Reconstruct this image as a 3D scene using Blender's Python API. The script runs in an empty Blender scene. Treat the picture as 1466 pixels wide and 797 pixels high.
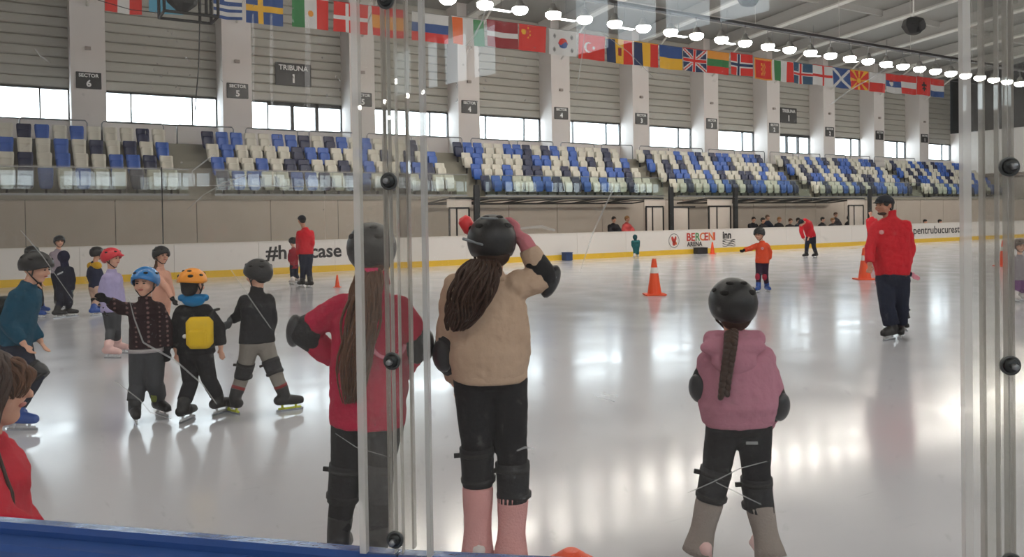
import bpy, bmesh, math, random
from mathutils import Vector, Matrix
random.seed(7)
C = bpy.context.scene.collection
V = Vector

# ------------------------------------------------------------------ camera
F_PX, YAW, PITCH, ROLL, PPY, EYE = 1153.0, 31.95, 0.843, 0.862, 329.7, 1.60
_y, _p, _r = map(math.radians, (YAW, PITCH, ROLL))
FW = V((math.sin(_y)*math.cos(_p), math.cos(_y)*math.cos(_p), -math.sin(_p)))
_rt = V((math.cos(_y), -math.sin(_y), 0)); _up = _rt.cross(FW)
RT = _rt*math.cos(_r) - _up*math.sin(_r)
UP = _rt*math.sin(_r) + _up*math.cos(_r)
EYEV = V((0, 0, EYE))
FH = V((math.sin(_y), math.cos(_y), 0)); RH = V((math.cos(_y), -math.sin(_y), 0))
cd = bpy.data.cameras.new('camera'); cam = bpy.data.objects.new('camera', cd); C.objects.link(cam)
cd.sensor_fit = 'HORIZONTAL'; cd.sensor_width = 36; cd.lens = F_PX/1466*36
cd.shift_y = (PPY-398.5)/1466; cd.clip_start = .05; cd.clip_end = 400
M = Matrix((RT, UP, -FW)).transposed().to_4x4(); M.translation = EYEV
cam.matrix_world = M
bpy.context.scene.camera = cam
# ------------------------------------------------------------------ world and exposure
w = bpy.data.worlds.new('overcast'); bpy.context.scene.world = w; w.use_nodes = True
bg = w.node_tree.nodes['Background']; bg.inputs[0].default_value = (.86, .93, 1, 1); bg.inputs[1].default_value = 8.0
vs = bpy.context.scene.view_settings
vs.view_transform = 'Standard'; vs.look = 'None'; vs.gamma = 1; vs.use_curve_mapping = False
vs.exposure = 0.17
LAMP_E = 70.0

def ray(x, y): return FW + RT*((x-733)/F_PX) - UP*((y-PPY)/F_PX)
def ground(x, y, z=0.0):
    d = ray(x, y); return EYEV + d*((z-EYE)/d.z)
def onplane(x, y, Y):
    d = ray(x, y); return EYEV + d*(Y/d.y)
def atdepth(x, y, dep): return EYEV + ray(x, y)*dep      # dep measured along the view axis
def depth(p): return (p-EYEV).dot(FW)
def fdir(a):
    a = math.radians(a); return FH*math.cos(a) + RH*math.sin(a)

# ------------------------------------------------------------------ materials
MATS = {}
def mk(name, rgb, rough=.6, metal=0.0, spec=.5, var=0.0, nscale=8, bump=0.0, bscale=60, emit=None, estr=0, coat=0, sheen=0):
    if name in MATS: return MATS[name]
    m = bpy.data.materials.new(name); m.use_nodes = True; nt = m.node_tree; N = nt.nodes; L = nt.links
    b = N['Principled BSDF']; b.inputs['Base Color'].default_value = (*rgb, 1)
    b.inputs['Roughness'].default_value = rough; b.inputs['Metallic'].default_value = metal
    b.inputs['Specular IOR Level'].default_value = spec
    b.inputs['Coat Weight'].default_value = coat
    if sheen: b.inputs['Sheen Weight'].default_value = sheen
    tc = N.new('ShaderNodeTexCoord')
    if var:
        nz = N.new('ShaderNodeTexNoise'); nz.inputs['Scale'].default_value = nscale; nz.inputs['Detail'].default_value = 5
        mx = N.new('ShaderNodeMix'); mx.data_type = 'RGBA'
        mx.inputs[6].default_value = (*[max(0, c*(1-var)) for c in rgb], 1); mx.inputs[7].default_value = (*[min(1, c*(1+var)) for c in rgb], 1)
        L.new(tc.outputs['Object'], nz.inputs['Vector']); L.new(nz.outputs['Fac'], mx.inputs[0]); L.new(mx.outputs[2], b.inputs['Base Color'])
    if bump:
        n2 = N.new('ShaderNodeTexNoise'); n2.inputs['Scale'].default_value = bscale; n2.inputs['Detail'].default_value = 3
        bp = N.new('ShaderNodeBump'); bp.inputs['Strength'].default_value = bump; bp.inputs['Distance'].default_value = .01
        L.new(tc.outputs['Object'], n2.inputs['Vector']); L.new(n2.outputs['Fac'], bp.inputs['Height']); L.new(bp.outputs[0], b.inputs['Normal'])
    if emit:
        b.inputs['Emission Color'].default_value = (*emit, 1); b.inputs['Emission Strength'].default_value = estr
    MATS[name] = m; return m
def srgb(r, g, b):
    f = lambda c: (c/255/12.92 if c/255 <= .04045 else ((c/255+.055)/1.055)**2.4)
    return (f(r), f(g), f(b))
def flat(name, rgb255, rough=.6, **k): return mk(name, srgb(*rgb255), rough, **k)
def cloth(name, rgb255, **k):
    kw = dict(var=.12, nscale=9, bump=.35, bscale=45, spec=.25); kw.update(k); return mk(name, srgb(*rgb255), kw.pop('rough', .85), **kw)

def glassmat(name, tint=(1, 1, 1), fac=1.0, rough=0.0, ior=1.45, haze=0.0, hcol=(.8, .8, .8), dirt=0.0):
    """thin clear sheet: transparent, fresnel mirror on top, optional milky haze and dirt specks"""
    m = bpy.data.materials.new(name); m.use_nodes = True; nt = m.node_tree; N = nt.nodes; L = nt.links
    N.remove(N['Principled BSDF']); out = N['Material Output']
    tr = N.new('ShaderNodeBsdfTransparent'); tr.inputs[0].default_value = (*tint, 1)
    gl = N.new('ShaderNodeBsdfGlossy'); gl.inputs['Roughness'].default_value = rough
    fr = N.new('ShaderNodeFresnel'); fr.inputs[0].default_value = ior
    mul = N.new('ShaderNodeMath'); mul.operation = 'MULTIPLY'; mul.inputs[1].default_value = fac
    mix = N.new('ShaderNodeMixShader')
    geo = N.new('ShaderNodeNewGeometry'); inv = N.new('ShaderNodeMath'); inv.operation = 'SUBTRACT'; inv.inputs[0].default_value = 1; mu2 = N.new('ShaderNodeMath'); mu2.operation = 'MULTIPLY'
    L.new(geo.outputs['Backfacing'], inv.inputs[1])           # one mirror film per sheet, on the side the ray enters
    L.new(fr.outputs[0], mul.inputs[0]); L.new(mul.outputs[0], mu2.inputs[0]); L.new(inv.outputs[0], mu2.inputs[1]); L.new(mu2.outputs[0], mix.inputs[0])
    if haze or dirt:
        df = N.new('ShaderNodeBsdfDiffuse'); df.inputs[0].default_value = (*hcol, 1)
        m2 = N.new('ShaderNodeMixShader'); m2.inputs[0].default_value = haze
        if dirt:
            tc = N.new('ShaderNodeTexCoord')
            nz = N.new('ShaderNodeTexNoise'); nz.inputs['Scale'].default_value = 55; nz.inputs['Detail'].default_value = 4
            mr = N.new('ShaderNodeMapRange'); mr.inputs[1].default_value = .67; mr.inputs[2].default_value = .74; mr.inputs[3].default_value = 0; mr.inputs[4].default_value = dirt
            nb = N.new('ShaderNodeTexNoise'); nb.inputs['Scale'].default_value = 4
            mr2 = N.new('ShaderNodeMapRange'); mr2.inputs[1].default_value = .42; mr2.inputs[2].default_value = .7; mr2.inputs[3].default_value = haze*.5; mr2.inputs[4].default_value = haze*1.8
            ad = N.new('ShaderNodeMath'); ad.operation = 'ADD'
            L.new(tc.outputs['Object'], nz.inputs['Vector']); L.new(tc.outputs['Object'], nb.inputs['Vector'])
            L.new(nz.outputs['Fac'], mr.inputs[0]); L.new(nb.outputs['Fac'], mr2.inputs[0])
            L.new(mr.outputs[0], ad.inputs[0]); L.new(mr2.outputs[0], ad.inputs[1]); L.new(ad.outputs[0], m2.inputs[0])
        L.new(tr.outputs[0], m2.inputs[1]); L.new(df.outputs[0], m2.inputs[2]); L.new(m2.outputs[0], mix.inputs[1])
    else: L.new(tr.outputs[0], mix.inputs[1])
    L.new(gl.outputs[0], mix.inputs[2]); L.new(mix.outputs[0], out.inputs[0])
    MATS[name] = m; return m

# ------------------------------------------------------------------ object helpers
def tag(o, label=None, cat=None, group=None, kind=None):
    if label: o['label'] = label
    if cat: o['category'] = cat
    if group: o['group'] = group
    if kind: o['kind'] = kind
    return o
def origin(o):
    p = V((0, 0, 0))
    while o is not None: p += o.location; o = o.parent
    return p
def thing(name, loc, label, cat, group=None, kind=None):
    o = bpy.data.objects.new(name, None); o.empty_display_size = .1; C.objects.link(o); o.location = V(loc)
    return tag(o, label, cat, group, kind)
def copy_tree(o, parent=None):
    c = o.copy(); C.objects.link(c); c.parent = parent
    for ch in list(o.children): copy_tree(ch, c)
    return c
ORD = ['first', 'second', 'third', 'fourth', 'fifth', 'sixth', 'seventh', 'eighth', 'ninth', 'tenth', 'eleventh', 'twelfth', 'thirteenth', 'fourteenth', 'fifteenth', 'sixteenth', 'seventeenth', 'eighteenth', 'nineteenth', 'twentieth']
def ordn(i):
    if i < 20: return ORD[i]
    t = {2: 'twenty', 3: 'thirty', 4: 'forty'}[(i+1)//10]; u = (i+1) % 10
    return {2: 'twentieth', 3: 'thirtieth', 4: 'fortieth'}[(i+1)//10] if u == 0 else t+'-'+ORD[u-1]

class MB:
    """collects shapes; build() makes ONE mesh object"""
    def __init__(s): s.v = []; s.f = []; s.m = []; s.mi = 0
    def add(s, vs, fs):
        o = len(s.v); s.v += [V(x) for x in vs]; s.f += [tuple(i+o for i in f) for f in fs]; s.m += [s.mi]*len(fs); return s
    def box(s, a, b):
        x0, y0, z0 = a; x1, y1, z1 = b
        return s.add([(x0,y0,z0),(x1,y0,z0),(x1,y1,z0),(x0,y1,z0),(x0,y0,z1),(x1,y0,z1),(x1,y1,z1),(x0,y1,z1)],
                     [(0,3,2,1),(4,5,6,7),(0,1,5,4),(1,2,6,5),(2,3,7,6),(3,0,4,7)])
    def obox(s, c, X, Y, Z):      # oriented box: centre and half-axis vectors
        c = V(c); vs = [c+X*i+Y*j+Z*k for k in (-1, 1) for j in (-1, 1) for i in (-1, 1)]
        return s.add(vs, [(0,2,3,1),(4,5,7,6),(0,1,5,4),(1,3,7,5),(3,2,6,7),(2,0,4,6)])
    def bbox(s, c, X, Y, Z, bev=.2):   # oriented box with chamfered edges
        c = V(c); vs = []; t = 1-bev
        for k, (sx, zz) in enumerate(((t, -1), (1, -t), (1, t), (t, 1))):
            for (i, j) in ((-1, -t), (-t, -1), (t, -1), (1, -t), (1, t), (t, 1), (-t, 1), (-1, t)):
                q = sx if abs(zz) == 1 else 1
                vs.append(c+X*(i*q)+Y*(j*q)+Z*zz)
        fs = [tuple(range(7, -1, -1)), tuple(range(24, 32))]
        for r in range(3):
            for i in range(8): a = r*8+i; b = r*8+(i+1) % 8; fs.append((a, b, b+8, a+8))
        return s.add(vs, fs)
    def rings(s, rr, n=14, caps=True):   # rr: list of (centre, Uvec, Vvec)
        vs = []
        for c, U, W in rr:
            for i in range(n):
                a = 2*math.pi*i/n; vs.append(V(c)+U*math.cos(a)+W*math.sin(a))
        fs = []
        for k in range(len(rr)-1):
            for i in range(n):
                j = (i+1) % n; fs.append((k*n+i, k*n+j, (k+1)*n+j, (k+1)*n+i))
        if caps:
            fs.append(tuple(range(n-1, -1, -1))); fs.append(tuple(range((len(rr)-1)*n, len(rr)*n)))
        return s.add(vs, fs)
    def tube(s, pts, r, n=8, closed_caps=True):
        pts = [V(p) for p in pts]; rad = r if isinstance(r, (list, tuple)) else [r]*len(pts); rr = []
        d0 = (pts[1]-pts[0]).normalized(); U = d0.orthogonal().normalized()
        for i, p in enumerate(pts):
            d = (pts[min(i+1, len(pts)-1)]-pts[max(i-1, 0)]).normalized()
            U = (U-d*U.dot(d)).normalized(); rr.append((p, U*rad[i], d.cross(U)*rad[i]))
        return s.rings(rr, n, closed_caps)
    def cap(s, a, b, ra, rb, n=12, flat=1.0, axis=None):     # tapered capsule; flat squeezes along axis
        a, b = V(a), V(b); d = b-a
        if d.length < 1e-6: d = V((0, 0, 1e-4))
        d.normalize()
        U = (axis-d*axis.dot(d)) if axis is not None else d.orthogonal()
        U.normalize(); W = d.cross(U); rr = []
        for t in (-.98, -.8, -.45, 0):
            q = math.sqrt(1-t*t); rr.append((a+d*(t*ra), U*(ra*q*flat), W*(ra*q)))
        for t in (0, .45, .8, .98):
            q = math.sqrt(1-t*t); rr.append((b+d*(t*rb), U*(rb*q*flat), W*(rb*q)))
        return s.rings(rr, n)
    def ell(s, c, X, Y, Z, n=14, m=9, lo=-1.0, hi=1.0):     # ellipsoid from half-axis vectors, Z polar
        rr = []
        for k in range(m):
            t = math.sin(math.pi/2*(lo+(hi-lo)*k/(m-1))*.985) if lo == -1 and hi == 1 else lo+(hi-lo)*k/(m-1)
            q = math.sqrt(max(1e-4, 1-t*t)); rr.append((V(c)+Z*t, X*q, Y*q))
        return s.rings(rr, n)
    def build(s, name, mat, parent=None, smooth=False, world=True):
        me = bpy.data.meshes.new(name); off = origin(parent) if (parent is not None and world) else V((0, 0, 0))
        me.from_pydata([tuple(v-off) for v in s.v], [], s.f)
        for mm in (mat if isinstance(mat, (list, tuple)) else [mat]): me.materials.append(mm)
        if any(s.m): me.polygons.foreach_set('material_index', s.m)
        if smooth: me.polygons.foreach_set('use_smooth', [True]*len(me.polygons))
        me.update()
        bm = bmesh.new(); bm.from_mesh(me); bmesh.ops.recalc_face_normals(bm, faces=bm.faces); bm.to_mesh(me); bm.free()
        o = bpy.data.objects.new(name, me); C.objects.link(o); o.parent = parent
        return o
def obj_like(name, me, parent=None, loc=(0, 0, 0)):
    o = bpy.data.objects.new(name, me); C.objects.link(o); o.parent = parent; o.location = V(loc); return o
TMP = bpy.data.scenes.new('bench')
def solo(o):
    TMP.collection.objects.link(o); vl = TMP.view_layers[0]; vl.update()
    me = bpy.data.meshes.new_from_object(o.evaluated_get(vl.depsgraph)); TMP.collection.objects.unlink(o); return me
def bake(o, mods):
    """apply modifiers given as (type, {settings})"""
    for i, (t, kw) in enumerate(mods):
        m = o.modifiers.new('m%d' % i, t)
        for k, v in kw.items(): setattr(m, k, v)
    me = solo(o); o.modifiers.clear(); old = o.data; nm = old.name; mats = list(old.materials)
    o.data = me; bpy.data.meshes.remove(old); me.name = nm
    me.materials.clear()
    for x in mats: me.materials.append(x)
    me.polygons.foreach_set('use_smooth', [True]*len(me.polygons)); return o
def text(name, body, mat, parent, M4, size, extrude=.004, align='LEFT', bold=0.0, shear=0):
    cu = bpy.data.curves.new(name, 'FONT'); cu.body = body; cu.size = size; cu.extrude = extrude; cu.align_x = align; cu.offset = bold; cu.shear = shear; cu.resolution_u = 3
    t = bpy.data.objects.new(name, cu); me = solo(t)
    bpy.data.objects.remove(t); bpy.data.curves.remove(cu)
    me.transform(M4); off = origin(parent); me.transform(Matrix.Translation(-off)); me.materials.clear(); me.materials.append(mat)
    o = bpy.data.objects.new(name, me); C.objects.link(o); o.parent = parent; return o
def facing(x, y, z, sx=1.0): # text matrix: reads along +X, faces -Y
    return Matrix.Translation((x, y, z)) @ Matrix.Rotation(math.pi/2, 4, 'X') @ Matrix.Diagonal((sx, 1, 1, 1))
# ================================================================== the hall
X0, X1, YB, YP, YW = -14.0, 58.5, -7.0, 32.0, 33.05      # hall ends, back wall, pillar fronts, window plane
WALLTOP = 11.2
BAY = 5.1; PIL = [2.47+BAY*i for i in range(-4, 12)]; PIL = [x for x in PIL if X0 < x < X1-1]
paint = flat('white paint', (208, 202, 199), .7, var=.04, nscale=2)
concrete = flat('concrete', (176, 165, 154), .8, var=.10, nscale=1.3, bump=.15, bscale=25)
step_conc = flat('stand concrete', (138, 134, 122), .85, var=.12, nscale=2, bump=.15, bscale=25)
clad = flat('grey cladding', (166, 163, 155), .5, var=.05, nscale=1.5)
black_frame = flat('black frame', (28, 30, 32), .45)
steel = flat('steel rail', (140, 142, 145), .35, metal=.8)
ceil_m = flat('ceiling grey', (146, 145, 142), .8, var=.06, nscale=.6)
beam_m = flat('beam grey', (166, 164, 160), .6)
white_m = flat('white flange', (205, 203, 198), .5)
pane_m = glassmat('window glass', (.97, 1, 1), .8)

# ice
ice = bpy.data.materials.new('ice'); ice.use_nodes = True
nt = ice.node_tree; N = nt.nodes; L = nt.links; b = N['Principled BSDF']
tc = N.new('ShaderNodeTexCoord')
n1 = N.new('ShaderNodeTexNoise'); n1.inputs['Scale'].default_value = .35; n1.inputs['Detail'].default_value = 6
mx = N.new('ShaderNodeMix'); mx.data_type = 'RGBA'; mx.inputs[6].default_value = (*srgb(190, 191, 197), 1); mx.inputs[7].default_value = (*srgb(206, 206, 211), 1)
n2 = N.new('ShaderNodeTexNoise'); n2.inputs['Scale'].default_value = 1.2; n2.inputs['Detail'].default_value = 8
mr = N.new('ShaderNodeMapRange'); mr.inputs[1].default_value = .35; mr.inputs[2].default_value = .7; mr.inputs[3].default_value = .12; mr.inputs[4].default_value = .20
# skate cuts: stretched noise, darkest peaks only
mp = N.new('ShaderNodeMapping'); mp.inputs['Rotation'].default_value = (0, 0, .7); mp.inputs['Scale'].default_value = (1.2, 30, 1)
n3 = N.new('ShaderNodeTexNoise'); n3.inputs['Scale'].default_value = 2.2; n3.inputs['Detail'].default_value = 7; n3.inputs['Roughness'].default_value = .7
r3 = N.new('ShaderNodeMapRange'); r3.inputs[1].default_value = .60; r3.inputs[2].default_value = .72
mx2 = N.new('ShaderNodeMix'); mx2.data_type = 'RGBA'; mx2.inputs[7].default_value = (*srgb(176, 177, 184), 1)
bp = N.new('ShaderNodeBump'); bp.inputs['Strength'].default_value = .04; bp.inputs['Distance'].default_value = .01
n4 = N.new('ShaderNodeTexNoise'); n4.inputs['Scale'].default_value = 7; n4.inputs['Detail'].default_value = 4
for a in (n1, n2, n4): L.new(tc.outputs['Object'], a.inputs['Vector'])
L.new(tc.outputs['Object'], mp.inputs['Vector']); L.new(mp.outputs[0], n3.inputs['Vector'])
L.new(n1.outputs['Fac'], mx.inputs[0]); L.new(mx.outputs[2], mx2.inputs[6]); L.new(n3.outputs['Fac'], r3.inputs[0]); L.new(r3.outputs[0], mx2.inputs[0])
L.new(mx2.outputs[2], b.inputs['Base Color']); L.new(n2.outputs['Fac'], mr.inputs[0]); L.new(mr.outputs[0], b.inputs['Roughness'])
L.new(n4.outputs['Fac'], bp.inputs['Height']); L.new(bp.outputs[0], b.inputs['Normal']); b.inputs['Specular IOR Level'].default_value = .27
def struct(name, label, cat=None):
    o = thing(name, (0, 0, 0), label, cat or name.split('_')[0]); o['kind'] = 'structure'; return o
fl = MB().box((X0, YB, -.12), (X1, YW+.3, 0)).build('floor', ice); tag(fl, 'glossy pale grey ice sheet covered with fine skate cuts', 'ice', kind='structure')

# ceiling: low gable plus beams across the hall
ce = struct('ceiling', 'grey sloping hall ceiling carried by long cross beams', 'ceiling')
RY, RZ, CZ = 9.0, 13.4, 11.2
m = MB()
for y0, z0, y1, z1 in ((YW+.4, CZ, RY, RZ), (RY, RZ, YB-.4, 12.0)):
    m.add([(X0-.4, y0, z0), (X1+.4, y0, z0), (X1+.4, y1, z1), (X0-.4, y1, z1), (X0-.4, y0, z0+.2), (X1+.4, y0, z0+.2), (X1+.4, y1, z1+.2), (X0-.4, y1, z1+.2)],
          [(0,1,2,3),(4,7,6,5),(0,4,5,1),(1,5,6,2),(2,6,7,3),(3,7,4,0)])
m.build('roof_deck', ceil_m, ce)
def zc(y): return CZ+(RZ-CZ)*(YW-y)/(YW-RY) if y > RY else RZ-(RZ-12.0)*(RY-y)/(RY-YB)
for x in PIL:
    m = MB(); m.mi = 0
    for ya, yb in ((YW, RY), (RY, YB)):
        for q, (zz0, zz1, hw) in enumerate(((-.62, -.02, .07), (-.70, -.62, .2))):
            m.mi = q
            m.add([(x-hw, ya, zc(ya)+zz0), (x+hw, ya, zc(ya)+zz0), (x+hw, yb, zc(yb)+zz0), (x-hw, yb, zc(yb)+zz0), (x-hw, ya, zc(ya)+zz1), (x+hw, ya, zc(ya)+zz1), (x+hw, yb, zc(yb)+zz1), (x-hw, yb, zc(yb)+zz1)],
                  [(0,1,2,3),(4,7,6,5),(0,4,5,1),(1,5,6,2),(2,6,7,3),(3,7,4,0)])
    m.build('beam', [beam_m, white_m], ce)
for y in (29, 25, 21, 17, 13):       # purlins between the beams
    MB().box((X0, y-.06, zc(y)-.28), (X1, y+.06, zc(y)+.03)).build('purlin', beam_m, ce)
for x in PIL:                        # knee braces
    MB().tube([(x, 31.9, zc(32)-2.0), (x, 29.6, zc(29.6)-.72)], .05, 6).build('brace', white_m, ce)

# far wall: sill wall, pillars, cladding planks, windows
wf = struct('wall_far', 'far long wall of white pillars, grey cladding and window band', 'wall')
MB().box((X0, YW, 4.0), (X1, YW+.25, 5.35)).build('sill_wall', paint, wf)
MB().box((X0, YW+.06, 6.5), (X1, YW+.25, WALLTOP+.3)).build('backing', clad, wf)
pm = None
for x in PIL:
    if pm is None:
        o = MB().box((-.55, YP, 3.9), (.55, YW+.02, WALLTOP+.2)).build('pillar', paint, wf); pm = o.data; o.location.x = x
    else: o = obj_like('pillar', pm, wf, (x, 0, 0))
    d = MB(); d.box((x-.09, YP-.09, 7.75), (x+.09, YP, 7.87)); d.build('emergency_light', flat('grey fitting', (150, 140, 135)), wf)
bays = [(a+.55, b-.55) for a, b in zip([X0-.55]+PIL, PIL+[X1+.55])]
bays = [bb for bb in bays if bb[1] > -4]
plank = None; PH = .36
for bi, (xa, xb) in enumerate(bays):
    full = abs(xb-xa-4.0) < .01
    nz = int((WALLTOP-6.5)/PH)
    for k in range(nz):
        z = 6.52+k*PH
        if full and plank is not None: obj_like('cladding_plank', plank, wf, (xa, 0, z)); continue
        m = MB(); L_ = xb-xa
        m.add([(0, YW+.06, .0), (0, YW-.004, .03), (0, YW-.022, .07), (0, YW-.022, PH-.05), (0, YW-.004, PH-.015), (0, YW+.06, PH-.005),
               (L_, YW+.06, .0), (L_, YW-.004, .03), (L_, YW-.022, .07), (L_, YW-.022, PH-.05), (L_, YW-.004, PH-.015), (L_, YW+.06, PH-.005)],
              [(i, i+1, i+7, i+6) for i in range(5)]+[(0,1,2,3,4,5), (11,10,9,8,7,6), (5, 0, 6, 11)])
        o = m.build('cladding_plank', clad, wf); o.location = (xa, 0, z)
        if full: plank = o.data
for bi, (xa, xb) in enumerate(bays):
    tri = any(abs((xa+xb)/2-c) < 1 for c in (PIL[0]+BAY*0+0, )) and False
    cx = (xa+xb)/2; tri = abs(cx-10.1) < .6 or abs(cx-40.7) < .6
    wo = thing('window_%d' % (bi+1), (xa, YW, 5.35), '', 'window', kind='structure')
    wo['label'] = ('four-light glazed door band below the TRIBUNA board, bay %d from the left' if tri else 'wide black-framed window full of white daylight, bay %d from the left') % (bi+1)
    m = MB(); t = .05; z0, z1 = 5.35, 6.52
    ms = (.22, .47, .73) if tri else (.23, .77)
    m.box((xa, YW-.03, z1-.07), (xb, YW+.1, z1)).box((xa, YW-.03, z0), (xb, YW+.1, z0+.04)).box((xa, YW-.03, z0), (xa+.05, YW+.1, z1)).box((xb-.05, YW-.03, z0), (xb, YW+.1, z1))
    for q in ms:
        hw = .07 if (tri and q > .3) else .025
        x = xa+(xb-xa)*q; m.box((x-hw, YW-.03, z0), (x+hw, YW+.1, z1))
    if tri: m.box((xa+.9, YW-.03, z1-.16), (xb, YW+.1, z1-.05))
    m.build('window_frame', black_frame, wo)
    es = [0, *ms, 1]
    for a, bq in zip(es, es[1:]):
        MB().box((xa+(xb-xa)*a+.02, YW+.03, z0+.03), (xa+(xb-xa)*bq-.02, YW+.045, z1-.05)).build('pane', pane_m, wo)

# end wall on the right, side wall on the left, wall behind the photographer
we = struct('wall_right', 'pale end wall with a dark glazed strip under the roof', 'wall')
dark_glass = flat('dark glazing', (38, 40, 42), .12)
MB().box((X1, YB, 0), (X1+.3, YW+.3, 7.3)).build('wall_panel', paint, we)
MB().box((X1+.12, YB, 7.3), (X1+.3, YW+.3, 13.6)).build('dark_glazing', dark_glass, we)
for k in range(14):
    MB().box((X1+.02, 31.8-k*2.6-.05, 7.3), (X1+.12, 31.8-k*2.6+.05, 13.2)).build('mullion', black_frame, we)
MB().box((X1-.25, 20, 4.0), (X1, YW, 4.25)).build('ledge', flat('ledge brown', (120, 108, 98)), we)
MB().box((X1-.1, 20, 2.4), (X1, YW, 4.0)).build('lower_band', flat('grey beige', (150, 142, 134)), we)
wl = struct('wall_left', 'plain white side wall left of the picture', 'wall')
MB().box((X0-.3, YB-.3, 0), (X0, YW+.3, 13.6)).build('wall_panel', paint, wl)
wb = struct('wall_near', 'wall with a high band of daylight windows behind the photographer', 'wall')
MB().box((X0, YB-.3, 0), (X1, YB, 4.0)).build('low_wall', flat('dark plaster', (84, 80, 78), .8), wb)
MB().box((X0, YB-.3, 4.95), (X1, YB, 13.0)).build('high_wall', paint, wb)
xx = X0
while xx < X1-.5:
    MB().box((xx, YB-.3, 4.0), (xx+1.6, YB, 4.95)).build('pier', paint, wb)
    MB().box((xx+1.6, YB-.18, 4.0), (xx+5.1, YB-.16, 4.95)).build('pane', pane_m, wb)
    mm = MB()
    for q in range(1, 4): mm.box((xx+1.6+q*.875-.04, YB-.22, 4.0), (xx+1.6+q*.875+.04, YB-.1, 4.95))
    mm.box((xx+1.6, YB-.22, 4.0), (xx+5.1, YB-.1, 4.06)); mm.build('window_frame', black_frame, wb)
    xx += 5.1

# grandstand: front wall of concrete panels and four steps
ROWY = [28.05, 28.85, 29.65, 30.45]; TREAD = [2.45, 2.98, 3.51, 4.04]; DECK = 4.5
gs = struct('wall_grandstand', 'concrete panel wall below the grandstand seats', 'wall')
st_ = struct('floor_grandstand', 'stepped concrete tiers of the grandstand with aisle steps', 'grandstand')
xx = X0; k = 0
while xx < X1-.1:
    x2 = min(xx+2.4, X1)
    MB().box((xx+.012, 27.8, 0), (x2-.012, 28.0, 2.36)).build('concrete_panel', concrete, gs)
    xx = x2
MB().box((X0, 27.82, 0), (X1, 28.05, 2.3)).build('core_wall', flat('joint grey', (110, 104, 98)), gs)
MB().box((X0, 27.76, 2.36), (X1, 28.1, 2.5)).build('wall_coping', step_conc, gs)
for k in range(4):
    y1 = ROWY[k+1] if k < 3 else 31.25
    MB().box((X0, ROWY[k]-(.02 if k == 0 else 0), TREAD[k]-.56), (X1, y1, TREAD[k])).build('step', step_conc, st_)
MB().box((X0, 31.25, 3.5), (X1, YW+.1, DECK)).build('walkway', step_conc, st_)
BLK0, BPER, SP = 5.97, 10.37, .512
for k in range(-1, 5):           # half steps in the aisles
    xa = BLK0+BPER*k-1.2
    if xa < -3: continue
    for r in range(1, 4):
        MB().box((xa+.02, ROWY[r]-.4, TREAD[r-1]), (xa+1.02, ROWY[r]+.01, TREAD[r]-.26)).build('aisle_step', step_conc, st_)

# ------------------------------------------------------------------ seats
seat_c = {'W': ('cream', flat('cream plastic', (206, 202, 189), .4)), 'B': ('blue', flat('blue plastic', (48, 92, 176), .4)), 'N': ('navy', flat('navy plastic', (28, 38, 74), .4))}
PATT = ['NBBWWBBNWNBWBWWNWW', 'BWWBWNNWWNWBWWBBNW', 'WBWWWWNBBWWBWNWNWB', 'NBBWWBBNWNBWBWWWNW']
ROWN = ['front row', 'second row', 'third row', 'top row']
def seat_meshes():
    out = []
    # backrest shell: lofted rounded plate, y toward the rink is negative
    def plate(prof, th):
        mb = MB(); rr = []
        for z, hw, y in prof:
            rr.append((z, hw, y))
        vs = []; n = len(rr)
        for z, hw, y in rr:
            vs += [(-hw, y-.035, z), (-hw*.6, y, z), (hw*.6, y, z), (hw, y-.035, z), (hw, y-.035+th, z), (hw*.6, y+th, z), (-hw*.6, y+th, z), (-hw, y-.035+th, z)]
        fs = [(0,1,2,3,4,5,6,7), tuple(range(8*(n-1)+7, 8*(n-1)-1, -1))]
        for k in range(n-1):
            for i in range(8): fs.append((k*8+i, k*8+(i+1) % 8, k*8+8+(i+1) % 8, k*8+8+i))
        mb.add(vs, fs); return mb
    back = plate([(.34, .13, .02), (.38, .17, .02), (.60, .20, .03), (.80, .215, .06), (.90, .212, .08), (.935, .185, .085)], .035)
    pan = plate([(.27, .12, -.10), (.31, .16, -.125), (.40, .185, -.14), (.58, .195, -.13), (.70, .185, -.10), (.73, .16, -.085)], .055)
    br = MB().box((-.03, -.06, 0), (.03, .02, .45)).box((-.16, -.07, .32), (.16, .05, .37))
    return back, pan, br
bk, pn, brk = seat_meshes()
protos = {}
for c, (nm, mt) in seat_c.items():
    a = bk.build('backrest', mt, None, True); p_ = pn.build('seat_pan', mt, None, True); q_ = brk.build('bracket', black_frame, None)
    protos[c] = (a.data, p_.data, q_.data)
    for o in (a, p_, q_): bpy.data.objects.remove(o)
sect = {-1: 'under the sector six sign', 0: 'under the sector five signs', 1: 'under the sector four signs', 2: 'under the sector three signs', 3: 'under the sector two signs', 4: 'under the sector one signs'}
rest = MB(); nseat = 0; restm = []
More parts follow.
